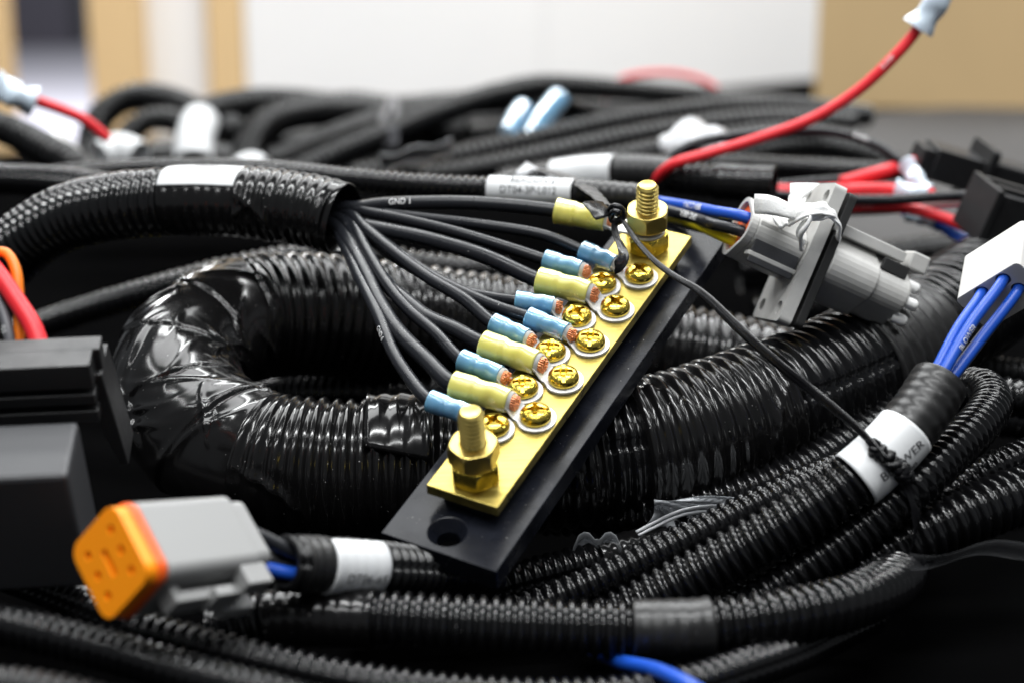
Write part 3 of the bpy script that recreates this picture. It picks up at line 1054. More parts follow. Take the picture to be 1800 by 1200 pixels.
# --- in front
hose([(380, 1112, 388), (470, 1090, 386), (560, 1083, 384), (700, 1090, 382), (850, 1098, 381), (1000, 1104, 381), (1110, 1107, 381), (1250, 1102, 382), (1380, 1084, 384),
      (1480, 1062, 390), (1545, 1036, 402), (1580, 1008, 420), (1592, 975, 446), (1590, 945, 475)], 13.5, 2.85,
     "thick black conduit running level across the front, wrapped with tape in two places", split=3.4, nphi=56, spp=10, tapes=[(475, 1086, 655, 1088, 'tape', .25), (1112, 1107, 1250, 1102, 'tape_matt', .18)], group=G_FRONT)
hose([(230, 1105, 372), (340, 1136, 368), (450, 1164, 365), (600, 1198, 362), (750, 1219, 360), (900, 1229, 360), (1050, 1229, 361), (1200, 1209, 365), (1300, 1178, 373), (1380, 1150, 384), (1450, 1118, 402), (1530, 1080, 418)], 10.0, 2.65,
     "thin black conduit along the bottom, below the level taped conduit", nphi=44, spp=9, group=G_FRONT)
hose([(-60, 1085, 366), (60, 1110, 362), (180, 1141, 358), (300, 1175, 352), (420, 1206, 348), (540, 1240, 344)], 9.4, 2.6,
     "thin black conduit dropping to the bottom edge left of the orange connector", nphi=30, group=G_FRONT)
hose([(-60, 1205, 336), (60, 1214, 334), (180, 1240, 332), (260, 1270, 330)], 9.0, 2.5, "blurred black conduit in the bottom left corner", nphi=26, group=G_FRONT, m='loom_soft')
hose([(-60, 985, 425), (30, 1015, 410), (110, 1045, 400), (200, 1082, 390), (290, 1120, 382)], 9.0, 2.5, "black conduit passing under the orange connector face", nphi=26, group=G_FRONT)
hose([(600, 1100, 423), (700, 1078, 425), (780, 1056, 428), (870, 1032, 433), (960, 1008, 439), (1050, 985, 445), (1150, 958, 453), (1260, 925, 465)], 11.0, 3.0,
     "black conduit with shiny tape patches just under the corner of the base", nphi=48, spp=10, tapes=[(745, 1066, 835, 1042, 'tape', .12), (1048, 985, 1165, 954, 'tape', .15)], group=G_FRONT)

# --- right bundle
hose([(860, 1096, 422), (1000, 1042, 422), (1100, 998, 423), (1200, 951, 425), (1300, 902, 429), (1400, 857, 434), (1480, 822, 445), (1560, 780, 463)], 9.3, 2.75,
     "thinnest conduit of the diagonal bundle, lying above the labelled one", nphi=48, spp=10, group=G_RIGHT)
t, BLOW, RB2 = hose([(1020, 1122, 420), (1160, 1046, 418), (1300, 970, 415), (1400, 912, 413), (1490, 853, 413), (1560, 792, 415), (1612, 732, 418), (1652, 668, 423)], 14.2, 3.1,
                    "black conduit bearing the white blower label and three blue wires", nphi=56, spp=10, split=0.3, open_end=True, group=G_RIGHT)
sa, sb = BLOW.s_px(1502, 845), BLOW.s_px(1592, 757)
V, Fc = band_mesh(BLOW, sa, sb, RB2 + .5 * MM, wob=.08 * MM, seed=3)
lb = mk("label", V, Fc, M['label'], t, label="white label printed BLOWER")
text_on(BLOW, (sa + sb) / 2 + 1.0 * MM, 1.55, "BLOWER", 3.3 * MM, RB2 + .5 * MM, M['ink'], lb)
text_on(BLOW, (sa + sb) / 2 + 1.0 * MM, 2.1, "1600", 3.0 * MM, RB2 + .5 * MM, M['ink'], lb)
V, Fc = tape_mesh(BLOW, sb - .5 * MM, BLOW.len - .5 * MM, RB2 + .25 * MM, pitch=2.95 * MM, amp=.22 * MM, wrinkle=.15 * MM, lump=.2 * MM, step=.12 * MM, ds=.4 * MM, nphi=60, seed=9)
mk("tape_wrap", V, Fc, M['tape_matt'], t)
hose([(1180, 1140, 422), (1300, 1072, 418), (1400, 1008, 416), (1500, 940, 416), (1590, 868, 417), (1665, 800, 428), (1720, 745, 442), (1742, 708, 456), (1728, 684, 468), (1690, 682, 480), (1640, 700, 493)], 11.7, 2.9,
     "black conduit curling over beside the blower label", nphi=48, spp=10, group=G_RIGHT)
hose([(1400, 1085, 426), (1530, 990, 422), (1610, 945, 422), (1700, 905, 425), (1780, 875, 430), (1880, 845, 438)], 15.3, 3.1,
     "thick black conduit leaving at the lower right edge", nphi=56, spp=10, group=G_RIGHT)
hose([(1640, 900, 452), (1720, 838, 456), (1790, 805, 462), (1880, 775, 470)], 10.0, 2.7, "black conduit behind the thick one at the right edge", nphi=28, group=G_RIGHT)
hose([(1690, 640, 560), (1780, 655, 560), (1880, 662, 560)], 10.0, 2.7, "dim black conduit under the white connector", nphi=24, m='loom_soft', group=G_RIGHT)
hose([(1640, 760, 520), (1720, 735, 530), (1800, 740, 535), (1880, 760, 540)], 12.0, 2.7, "dark conduit low behind the curled conduit", nphi=24, group=G_RIGHT)

# --- rear middle
t, BEA, RBE = hose([(40, 316, 655), (180, 303, 622), (330, 299, 578), (480, 303, 549), (620, 318, 533), (740, 328, 525), (860, 334, 519), (1010, 340, 512), (1080, 344, 508), (1150, 352, 504)], 8.2, 2.6,
                   "slim black conduit with the printed white part-number label", depth=.95, nphi=40, spp=8, tapes=[(1012, 340, 1150, 352, 'tape_matt', .25)], split=2.8)
sa, sb = BEA.s_px(858, 334), BEA.s_px(1010, 340)
V, Fc = band_mesh(BEA, sa, sb, RBE + .35 * MM, wob=.12 * MM, seed=6)
lb = mk("label", V, Fc, M['label'], t, label="white label printed DT04-3P-L012")
text_on(BEA, (sa + sb) / 2, 1.35, "DT04-3P-L012", 3.0 * MM, RBE + .35 * MM, M['ink'], lb)
text_on(BEA, (sa + sb) / 2 + 1 * MM, 0.55, "BEACON 2", 3.0 * MM, RBE + .35 * MM, M['ink'], lb)
hose([(-60, 312, 605), (60, 318, 596), (160, 328, 582), (250, 345, 566), (380, 385, 556)], 11.6, 3.1, "black conduit entering at the left edge behind the stickered one", depth=1.3, nphi=40, spp=8)
t, REAR, RRE = hose([(880, 335, 622), (960, 316, 612), (1040, 306, 604), (1130, 304, 596), (1220, 316, 588), (1300, 322, 582), (1362, 325, 578)], 12.2, 2.9,
                    "black conduit with blank white label, taped end feeding red and blue wires", nphi=44, spp=9, tapes=[(1262, 320, 1362, 325, 'tape', .3), (1085, 304, 1180, 311, 'tape_matt', .3)], open_end=True)
sa, sb = REAR.s_px(975, 313), REAR.s_px(1082, 304)
V, Fc = band_mesh(REAR, sa, sb, RRE + .5 * MM, wob=.3 * MM, seed=8)
mk("label", V, Fc, M['label'], t, label="blank white label")
hose([(1100, 292, 705), (1280, 290, 695), (1420, 297, 690), (1560, 304, 690)], 9.0, 2.7, "black conduit lying level behind the taped wire end", nphi=24)
hose([(20, 590, 610), (150, 545, 596), (280, 508, 586), (400, 476, 580), (520, 455, 576), (640, 450, 574), (760, 470, 576), (900, 480, 584)], 10.0, 3.4,
     "black conduit in deep shade beneath the stickered breakout", nphi=32, spp=8, depth=1.3)

# --- far coil, out of focus
FAR = [
    ([(150, 330, 880), (160, 260, 915), (182, 200, 930), (235, 172, 935), (300, 178, 925), (360, 205, 905), (430, 240, 880)], 15, "outer far loop arching up at the left of the coil"),
    ([(205, 310, 870), (218, 250, 882), (248, 218, 890), (290, 210, 892), (340, 225, 885)], 12, "smaller far loop nested inside the left arch"),
    ([(342, 310, 850), (342, 245, 862), (362, 202, 884), (425, 184, 905), (520, 182, 925), (620, 192, 935), (720, 212, 935), (820, 240, 925)], 15, "far conduit rising through the white wrapped label"),
    ([(432, 310, 825), (440, 258, 838), (470, 219, 852), (535, 198, 872), (620, 194, 900), (740, 205, 930)], 15, "far conduit bending right beside the white wrapped label"),
    ([(500, 315, 790), (600, 268, 812), (680, 236, 832), (770, 200, 862), (880, 165, 900), (960, 152, 930), (1060, 156, 950), (1180, 166, 962), (1300, 180, 972), (1420, 192, 982), (1520, 204, 992)], 12, "far conduit forming the crest of the pile"),
    ([(470, 290, 815), (590, 240, 850), (700, 203, 895), (800, 185, 930), (900, 180, 955), (1050, 195, 965)], 12, "far conduit crossing diagonally under the crest"),
    ([(620, 312, 758), (800, 278, 770), (960, 243, 790), (1100, 213, 812), (1250, 193, 832), (1400, 190, 850), (1530, 205, 870)], 10.5, "upper of two far conduits sweeping up to the right"),
    ([(740, 318, 735), (900, 288, 745), (1050, 256, 760), (1200, 228, 780), (1350, 212, 800), (1500, 218, 820)], 10.5, "lower of two far conduits sweeping up to the right"),
    ([(880, 320, 702), (1050, 288, 708), (1180, 262, 722), (1290, 244, 740), (1400, 236, 758), (1520, 252, 765)], 10, "far conduit just below the milky plastic cap"),
    ([(1160, 310, 725), (1300, 275, 742), (1430, 258, 760), (1540, 280, 748), (1620, 320, 735)], 11, "far conduit dipping behind the red wires"),
    ([(400, 222, 975), (600, 212, 990), (800, 222, 1000), (1000, 205, 1005), (1200, 198, 1005), (1450, 214, 1005)], 16, "farthest conduit at the very back of the pile"),
    ([(500, 262, 950), (700, 252, 955), (900, 245, 960), (1100, 240, 960), (1300, 236, 960), (1480, 245, 960)], 20, "broad conduit added to darken the heart of the coil"),  # this run and the next are added to hide the lit bench
    ([(130, 300, 960), (300, 285, 960), (500, 300, 950), (700, 300, 940), (900, 296, 940), (1200, 284, 940)], 22, "broad conduit added to darken gaps low at the back of the coil"),
    ([(-60, 205, 712), (20, 232, 702), (90, 268, 685), (160, 310, 668), (230, 350, 655)], 12, "blurred conduit sloping down from the left edge"),
    ([(540, 190, 920), (620, 178, 930), (700, 186, 935), (780, 180, 940), (880, 172, 945)], 11, "far conduit bulging up beside the cable tie"),
]
for pts, od, lab in FAR:
    hose(pts, od * 1.12, 3.9, lab, nphi=30, spp=8, depth=1.6, m='loom_soft', group=G_FAR, name="far_conduit")


def wrap_label(pts, od, label):
    p = px_path(pts)
    V, Fc = band_mesh(p, 0, p.len, od / 2 * MM, wob=.6 * MM, th=.4 * MM, seed=2)
    o = mk("wrapped_label", V, Fc, M['label'])
    return tag(o, label, "label")


wrap_label([(341, 285, 851), (342, 245, 860), (353, 212, 872)], 19.5, "white label wrapped round a far conduit in the coil")
wrap_label([(178, 275, 800), (210, 262, 805), (246, 275, 800)], 15, "round white label bump behind the stickered conduit")
wrap_label([(418, 296, 800), (440, 288, 802), (464, 296, 800)], 11, "small white label bump right of the wrapped label")

# cable tie strapping the far conduits
p = px_path([(662, 262, 842), (668, 228, 846), (682, 190, 880), (690, 172, 905), (697, 190, 880), (690, 240, 838)])
t = thing("cable_tie", p.at(0.0)[0], "dark cable tie strapped round the far conduits, tail sticking up", "cable tie")
tube_path("strap", None, 1.6 * MM, M['wire_grey'], t, path=p)
Mf = frame(P(686, 240, 828), CX, CF, CU)
box("tie_head", Mf, (0, 0, 0), (4, 3, 5), M['wire_grey'], t, .6)

# dark grey bench mat on the open part of the bench
q = [(0.15, 0.78), (1.55, 0.62), (1.55, 2.2), (0.30, 1.62)]
o = mk("grey_bench_mat", [(x, y, z) for z in (0.003, 0.0005) for x, y in q], [[0, 1, 2, 3], [7, 6, 5, 4]] + [[i, 4 + i, 4 + (i + 1) % 4, (i + 1) % 4] for i in range(4)],
       mat("grey_mat_rubber", (0.062, 0.062, 0.064), 0.65, spec=0.25, cvar=.1, cscale=8), smooth=False)
tag(o, "flat grey mat on the bench beside the brown carton", "mat")


def wire(name, pts, r, m, label, group=None, prints=(), nphi=12, wob=.03):
    p = px_path(pts)
    t = thing(name, p.at(p.len * .5)[0] - np.array([0, 0, r * MM]), label, "wire", group)
    ins, _ = tube_path("insulation", None, r * MM, M[m], t, nphi, 1.0 * MM, wob * MM, path=p)
    for (x, y, ph, txt, sz, ink, fl) in prints:
        text_on(p, p.s_px(x, y), ph, txt, sz * MM, r * MM, M[ink], ins, flip=fl)
    return t, p


def add_tube(par, name, pts, r, m, nphi=12, wob=.05):
    if name == "heat_shrink":                       # shrunk sleeve: belled ends, pinched and creased between
        p = Path([P(*q) for q in pts])
        n = 60
        s = np.linspace(0, p.len, n)
        ph = np.linspace(0, 2 * PI, 28, endpoint=False)
        Sg, Q = np.meshgrid(s, ph, indexing='ij')
        f = Sg / p.len
        rad = r * (.95 + .20 * np.cos(2 * PI * f * 2) * .5 + .04 * (np.abs(2 * f - 1) ** 4)) * (1 + .12 * np.cos(2 * Q + 5 * f))
        rad = rad + .22 * r * (vnoise(Sg / (4 * MM), Q / (2 * PI) * 7, int(r * 100), 7) - .5) * .7
        V, Fc = sweep(p, np.concatenate([s, [s[-1], s[-1] - 4 * MM]]), np.vstack([rad, rad[-1:] * .9, rad[-1:] * .8]) * MM, ph)
        V2, F2 = sweep(p, np.array([4 * MM, 0]), np.vstack([rad[:1] * .8, rad[:1] * .9]) * MM, ph)
        return mk(name, V, Fc, M[m], par)
    return tube_path(name, [P(*q) for q in pts], r * MM, M[m], par, nphi, .8 * MM, wob * MM, seed=len(pts))[0]


# ------------------------------------------------------------------ orange and grey six-way plug, front left
ax = unit(camvec(.60, -.01, -.80))
e1 = camvec(-84, -84, -58) ; e1 = unit(e1 - ax * (e1 @ ax))
e2 = unit(np.cross(ax, e1))
if e2 @ CU > 0: e2 = -e2
cen = P(196, 988, 343)
Mp = frame(cen, ax, e1, e2)
plug = thing("six_way_plug", P(300, 1090, 350), "grey six-way plug with bright orange perforated face", "connector")
prism("orange_face", Mp, rrect(8.7, 9.3, 3.4, 8), -0.6, 2.4, M['orange'], plug, .9,
      holes=[circle(1.0, 12, y, z) for y in (-4.6, 4.6) for z in (-5.0, 0, 5.0)] + [rrect(0.9, 3.1, .5, 3)])
prism("hole_floor", Mp, rrect(7.9, 8.5, 3.0, 8), 1.2, 1.6, M['orange_deep'], plug)
prism("seal_ring", Mp, rrect(9.2, 9.8, 3.6, 8), 2.42, 5.0, M['orange_deep'], plug, .8)
prism("housing", Mp, rrect(8.9, 9.5, 2.6, 8), 5.02, 31, M['grey_light'], plug, .5, scale1=.97)
prism("rear_collar", Mp, rrect(7.6, 8.2, 2.4, 8), 31.02, 35.5, M['grey_light'], plug, .5)
# latch on the shaded lower side
lat = box("latch", Mp, (17, -1.5, 12.2), (9.5, 2.6, 1.3), M['grey_light'], plug, .4)
box("latch_foot", Mp, (8.5, -1.5, 10.6), (1.2, 2.6, 1.6), M['grey_light'], lat, .4)
box("latch_hook", Mp, (19, -3.0, 13.4), (2.4, 3.2, 1.2), M['grey_light'], lat, .4)
box("side_rib", Mp, (29, 3.5, 11.4), (4.6, 1.6, 2.8), M['grey_light'], plug, .5)
box("side_rib", Mp, (28.5, -5.5, 11.2), (3.6, 2.2, 2.6), M['grey_light'], plug, .5)

t, PL, RPL = hose([(502, 990, 374), (540, 991, 378), (590, 992, 383), (660, 996, 391), (760, 1004, 408), (860, 1010, 428)], 12.8, 2.8,
                  "black conduit feeding the orange-faced plug, with white printed label", nphi=40, spp=7, m='loom_soft', open_start=True)
sa, sb = PL.s_px(566, 990), PL.s_px(654, 996)
V, Fc = tape_mesh(PL, 3 * MM, sa + .3 * MM, RPL + .15 * MM, pitch=2.8 * MM, amp=.2 * MM, wrinkle=.1 * MM, lump=.1 * MM, step=.1 * MM, ds=.4 * MM, nphi=50, seed=3)
mk("tape_wrap", V, Fc, M['tape_matt'], t)
V, Fc = band_mesh(PL, sa, sb, RPL + .45 * MM, phis=np.linspace(0.25, 2.9, 40), closed=False, wob=.05 * MM, ribs=(2.8 * MM, .12 * MM), seed=7)
lb = mk("label", V, Fc, M['label'], t, label="white label with blurred print")
text_on(PL, (sa + sb) / 2 + 1 * MM, 1.75, "DT06-6S", 3.0 * MM, RPL + .45 * MM, M['ink'], lb)
text_on(PL, (sa + sb) / 2 + 1 * MM, 2.4, "RELAY 2", 2.6 * MM, RPL + .45 * MM, M['ink'], lb)
rear = cen + ax * 34 * MM
for nm, dy, dz, mm_, lab in (("plug_lead", 2.0, 3.5, 'wire_blue', "short blue wire entering the back of the orange-faced plug"),
                             ("plug_lead", -3.0, -2.0, 'wire', "upper short black wire entering the back of the orange-faced plug"),
                             ("plug_lead", 3.5, -1.0, 'wire', "lower short black wire entering the back of the orange-faced plug")):
    a0 = rear + e1 * dy * MM + e2 * dz * MM
    p = Path([a0 - ax * 4 * MM, a0 + ax * 3 * MM, PL.at(4 * MM)[0] + (e1 * dy + e2 * dz) * .55 * MM, PL.at(14 * MM)[0]])
    t = thing(nm, a0, lab, "wire", "leads into the orange-faced plug")
    tube_path("insulation", None, 1.6 * MM, M[mm_], t, path=p)

# ------------------------------------------------------------------ black relay holder at the left edge
uy = unit(camvec(0, .80, .60)); ux = unit(camvec(1, -.035, -.12)); ux = unit(ux - uy * (ux @ uy)); uz = np.cross(ux, uy)   # uz toward viewer
Mr = frame(P(100, 735, 385), ux, uy, uz)
rel = thing("relay_holder", P(60, 1000, 385), "black moulded relay holder with horizontal slots at the left edge", "connector")
# front block: lit top, dark front
prism("front_block", frame(P(138, 738, 380), -ux, uy, uz), [(0, 0), (-34, 0), (-34, 19), (0, 19)], 0, 46, M['black_plastic_sat'], rel, 1.2)
bt = [(11.5, 2.6), (7.0, 2.2), (2.6, 2.2)]
box("back_wall", Mr, (-14, 1.5, -13), (24, 10, 2.5), M['black_plastic'], rel, .3)
for y, h in ((8.2, 3.4), (1.6, 1.5), (-3.4, 1.6)):
    box("slot_rib", Mr, (-14.5, y, -7.5), (23.0, h, 3.2), M['black_plastic'], rel, .35)
prism("side_fin", frame(P(158, 640, 392), ux, uy, uz), [(0, 0), (3.2, 0), (5.6, -28), (3.8, -28), (1.0, -18)], -8, 4, M['black_plastic'], rel, .35, axis='z')
for pts, r, mm_, lab in (([(-60, 420, 400), (-5, 480, 398), (30, 530, 396), (58, 575, 394), (75, 625, 392)], 2.25, 'wire_red', "thick red wire dropping into the relay holder"),
                         ([(-60, 470, 405), (-20, 448, 404), (10, 445, 402), (28, 475, 400), (33, 530, 398), (33, 620, 396)], 1.3, 'wire_orange', "orange wire looping into the relay holder"),
                         ([(-60, 490, 398), (-20, 510, 397), (3, 545, 396), (16, 590, 394), (20, 630, 393)], 1.25, 'wire_grey', "thin dark grey wire beside the orange one")):
    wire("relay_lead", pts, r, mm_, lab, "leads into the relay holder", prints=[(12, 580, 1.2, "0.5", 1.5, 'ink_white', 1)] if mm_ == 'wire_grey' else ())

# ------------------------------------------------------------------ grey flanged socket, right of the bus bar
a_ = unit(camvec(.90, -.385, -.20))
b_ = camvec(.38, .92, 0); b_ = unit(b_ - a_ * (b_ @ a_))
c_ = np.cross(a_, b_)                       # toward the viewer side
if c_ @ CF > 0: c_ = -c_
Mg = frame(P(1405, 446, 480), a_, b_, c_)
sock = thing("flanged_socket", P(1420, 590, 485), "grey three-way flanged socket with orange rear seal, behind the bus bar", "connector")
tri3 = []
for k in range(3):
    for j in range(9):
        a = math.radians(90 + 120 * k - 55 + 110 * j / 8)
        tri3.append((4.2 * math.cos(math.radians(90 + 120 * k)) + 5.3 * math.cos(a), 4.2 * math.sin(math.radians(90 + 120 * k)) + 5.3 * math.sin(a)))
prism("rear_barrel", Mg, tri3, -17.5, -1.9, M['grey'], sock, .6)
prism("rear_lip", Mg, tri3, -19.8, -17.48, M['grey'], sock, .25, holes=[[(y * .84, z * .84) for y, z in tri3]])
prism("rear_seal", Mg, [(y * .82, z * .82) for y, z in tri3], -18.6, -17.3, M['orange_deep'], sock, .4)
fo = rrect(21, 11.0, 1.6, 4)
fl = prism("flange", Mg, fo, -1.9, 1.9, M['grey'], sock, .35, holes=[circle(2.0, 16, 17, 7), circle(2.0, 16, -17, 7), circle(2.0, 16, 17, -7), circle(2.0, 16, -17, -7)])
prism("gasket", frame(P(1405, 446, 480) + a_ * 4.6 * MM, a_, b_, c_), rrect(20.4, 10.6, 1.6, 4), -1.3, 1.3, M['gasket'], sock, .3)
prism("front_barrel", Mg, [(y * 1.16, z * 1.16) for y, z in tri3], 6.0, 21, M['grey'], sock, .5)
prism("front_nose", Mg, [(y * 1.04, z * 1.04) for y, z in tri3], 20.9, 32, M['grey'], sock, .8)
box("keyway", Mg, (17, 10.8, 0.5), (11, 1.6, 5.0), M['grey'], sock, .4)
box("locking_tab", Mg, (33, 11.4, 1.0), (3.0, 2.6, 3.4), M['grey'], sock, .7)
box("nose_window", Mg, (25.5, 6.6, 7.0), (4.0, 1.8, .9), M['gasket'], sock, .3)
for s_ in (-1, 1):
    box("rear_rib", Mg, (-9.5, -4.5 * s_ - 2.0, 7.2), (7.5, .7, 2.0), M['grey'], sock, .3)
box("rear_clip", Mg, (-9.5, -5.5, 8.6), (7.0, 3.4, .5), M['black_plastic_sat'], sock, .3)
for k, (y, z) in enumerate(((4.2, 4.0), (-0.8, 7.2), (-5.8, 4.5))):
    lathe("contact_pin", frame(xf(Mg, [(31, y, z)])[0], a_, b_, c_), [(0, 1.7), (4.0, 1.75), (4.8, 1.4), (5.0, 0.02)], M['string_white'], sock, 18)

def ribbon(name, pts, widths, m, parent, th=.35, twist=0.0, nrm=None, n=60, nw=7, crimp=0.15, label=None):
    p = Path([P(*q) for q in pts], up=(nrm if nrm is not None else -CF))
    s = np.linspace(0, p.len, n)
    Pq, T, N, B = p.at(s)
    w = np.interp(np.linspace(0, 1, n), np.linspace(0, 1, len(widths)), widths) * MM / 2
    a = twist * np.linspace(0, 1, n)
    Bd = np.cos(a)[:, None] * B + np.sin(a)[:, None] * N
    Nd = np.cos(a)[:, None] * N - np.sin(a)[:, None] * B
    rows = []
    for k in np.linspace(-1, 1, nw):
        z = crimp * MM * (math.cos(k * 5) + .7 * np.sin(s * 700 + k * 2))
        rows.append(Pq + Bd * (w * k)[:, None] + Nd * np.broadcast_to(z, (n,))[:, None])
    o = mk(name, np.stack(rows, 1).reshape(-1, 3), grid_faces(n, nw, False), m, parent, label=label)
    o.modifiers.new("t", 'SOLIDIFY').thickness = th * MM
    return o


# white lacing string knotted through the flange holes
st = thing("white_tie_string", P(1425, 400, 465), "white lacing string knotted through the grey flange", "string")
for pts, r in (([(1412, 432, 466), (1408, 412, 461), (1420, 392, 457), (1445, 372, 458), (1468, 378, 462), (1476, 400, 468), (1470, 418, 474), (1462, 428, 480)], 1.5),
               ([(1385, 388, 462), (1405, 372, 458), (1430, 366, 456), (1455, 366, 459), (1470, 380, 465)], 1.6),
               ([(1382, 395, 463), (1372, 380, 466), (1395, 362, 470), (1404, 345, 476), (1416, 328, 480)], 1.5)):
    ribbon("strand", pts, [r * 2.0, r * 2.6, r * 2.2, r * 2.7, r * 2.0], M['string_white'], st, .8, nrm=unit(camvec(.1, .5, .85)), n=50, nw=9, crimp=.32)
rows = []
for (x, y, d, w) in ((1400, 375, 459, 1.6), (1385, 372, 460, 2.2), (1368, 366, 461, 2.4), (1350, 362, 462, 2.6), (1327, 361, 463, 2.7)):
    c = P(x, y, d)
    rows.append([c - CU * w * MM * (1 - .12 * k) * (k) + CF * .0006 * math.sin(k * 2 + x) for k in (-1, -.5, 0, .5, 1)])
o = mk("string_tail", np.array(rows).reshape(-1, 3), grid_faces(5, 5, False), M['string_white'], st)
o.modifiers.new("t", 'SOLIDIFY').thickness = .7 * MM
rows = []
for (x, y, d, w) in ((1400, 352, 474, 1.0), (1408, 338, 476, 3.0), (1416, 322, 478, 4.2)):
    c = P(x, y, d)
    rows.append([c + CX * w * MM * k + CF * .0008 * k * k for k in (-1, -.5, 0, .5, 1)])
o = mk("string_tail", np.array(rows).reshape(-1, 3), grid_faces(3, 5, False), M['string_white'], st)
o.modifiers.new("t", 'SOLIDIFY').thickness = .7 * MM

# wires from the part-numbered conduit into the grey socket
back = lambda y, z: xf(Mg, [(-18.6, y, z)])[0]
for pts, tgt, r, mm_, lab, pr in (
        ([(1120, 349, 507), (1165, 356, 503), (1215, 364, 494), (1255, 372, 483)], (2.8, 1.5), 1.75, 'wire_blue', "blue printed wire entering the grey flanged socket", ("BEACON-", 'ink_white')),
        ([(1120, 352, 504), (1165, 368, 499), (1215, 381, 490), (1252, 394, 479)], (-1.4, 2.0), 1.7, 'wire', "black printed wire entering the grey flanged socket", ("GND-BEA", 'ink_white')),
        ([(1120, 356, 508), (1165, 377, 506), (1205, 387, 496), (1238, 400, 485)], (-4.2, -2.5), 1.7, 'wire_yellow', "yellow wire entering the grey flanged socket", None)):
    q = [P(*x) for x in pts]
    tg = back(*tgt)
    p = Path(q + [tg - a_ * 1 * MM, tg + a_ * 4 * MM])
    t = thing("socket_lead", q[1], lab, "wire", "leads into the grey flanged socket")
    ins, _ = tube_path("insulation", None, r * MM, M[mm_], t, 14, .8 * MM, path=p)
    if pr: text_on(p, p.s_px(1225, 370), 1.05, pr[0], 2.3 * MM, r * MM, M[pr[1]], ins, flip=-1)

# ------------------------------------------------------------------ white plug and its blue wires at the right edge
wa = unit(camvec(.30, .65, -.70))
wb = camvec(.64, -.52, -.21); wb = unit(wb - wa * (wb @ wa))
wc = np.cross(wa, wb)
if wc @ CX < 0: wc = -wc
Mw = frame(P(1762, 521, 436), wa, wb, wc)
wp = thing("white_plug", P(1750, 570, 424), "white nylon plug with three blue wires at the right edge", "connector")
WH = ((-4.1, -3.3), (-4.1, 3.8), (0.6, 4.8))
prism("housing", Mw, rrect(6.4, 10.4, 1.4, 5), 0, 18, M['white_plastic'], wp, .7, holes=[circle(1.95, 18, y, z) for y, z in WH])
box("inner_block", Mw, (11, 0, 0), (6, 5.9, 9.9), M['white_plastic'], wp)
for k, ((y, z), pts, lab, pr) in enumerate((
        (WH[0], [(1682, 580, 428), (1640, 660, 421)], "leftmost blue wire rising into the white plug", None),
        (WH[1], [(1704, 574, 425), (1650, 668, 419)], "middle blue wire with white print rising into the white plug", "BLOWER"),
        (WH[2], [(1724, 596, 429), (1660, 680, 422)], "lowest blue wire rising into the white plug", None))):
    tg = xf(Mw, [(0, y, z)])[0]
    p = Path([tg + wa * 4 * MM, tg] + [P(*q) for q in pts] + [BLOW.at(BLOW.len - 14 * MM)[0] + np.array([(k - 1) * 1.5 * MM, 0, 0])])
    t = thing("blower_lead", P(*pts[0]), lab, "wire", "blue wires of the white plug")
    ins, _ = tube_path("insulation", None, 1.45 * MM, M['wire_blue'], t, 14, .8 * MM, path=p)
    if pr: text_on(p, p.s_px(1690, 590), -1.3, pr, 2.0 * MM, 1.45 * MM, M['ink_white'], ins, flip=-1)
wire("blower_lead", [(1800, 500, 454), (1752, 560, 446), (1712, 612, 438), (1680, 655, 430), (1660, 690, 426)], 1.7, 'wire_grey', "dark grey wire just behind the blue wires of the white plug", "blue wires of the white plug")

# ------------------------------------------------------------------ black lacing cord over the bus bar
tie = thing("black_lacing_cord", P(1085, 400, 466), "black waxed lacing cord stretched from the rear stud to the blower label", "cord")
cp = [(1078, 366, 468), (1098, 392, 463), (1120, 425, 459), (1150, 458, 456), (1185, 485, 452), (1230, 512, 447), (1300, 578, 436), (1370, 640, 424), (1440, 697, 420), (1500, 746, 412), (1532, 778, 407), (1556, 806, 404)]
p = Path([P(*q) for q in cp])
n = 300
s = np.linspace(0, p.len, n)
ph = np.linspace(0, 2 * PI, 28, endpoint=False)
Sg, Q = np.meshgrid(s, ph, indexing='ij')
wd = np.interp(np.linspace(0, 1, n), [0, .08, .3, .5, .72, .88, 1], [.9, 1.0, 1.1, 1.35, 1.5, 1.4, 1.1])[:, None]
qa = Q - 9.0 * np.sin(Sg * 14) * .25 - 1.1                       # flat waxed tape lying over and turning slowly
flat = 1 / np.sqrt(np.cos(qa) ** 2 + (np.sin(qa) / .42) ** 2)
r = wd * flat * (1 - .16 * np.exp(-((np.cos(qa) / .22) ** 2)) + .05 * np.cos(9 * Q) + .06 * (vnoise(Sg / .004, Q, 5) - .5)) * MM
V, Fc = sweep(p, s, r, ph, caps=True)
mk("cord", V, Fc, M['cord'], tie)
ribbon("cord_tail", [(1070, 366, 467), (1060, 366, 464), (1048, 368, 461), (1036, 371, 459)], [5.0, 6.2, 6.6, 6.4], M['cord'], tie, .3, nrm=unit(camvec(.2, .55, .8)), n=20)
ribbon("cord_tail", [(1080, 382, 465), (1082, 410, 461), (1092, 432, 457), (1097, 450, 453), (1090, 464, 450), (1082, 470, 448)], [1.6, 1.6, 2.0, 2.6, 3.6, 4.2], M['cord'], tie, .3, twist=.9)
ribbon("cord_tail", [(1066, 360, 470), (1044, 340, 488), (1020, 322, 510), (990, 308, 535), (950, 298, 560)], [2.6, 4.6, 5.0, 5.2, 5.0], M['tape_matt'], tie, .3, nrm=unit(camvec(.1, .8, .5)), label="greyish flat tail of the cord")
kp = [(1072, 372, 466), (1080, 362, 463), (1092, 368, 463), (1094, 382, 464), (1084, 392, 464), (1074, 384, 465), (1080, 372, 462), (1090, 376, 461)]
add_tube(tie, "knot", kp, .95, 'cord', 12, .5)
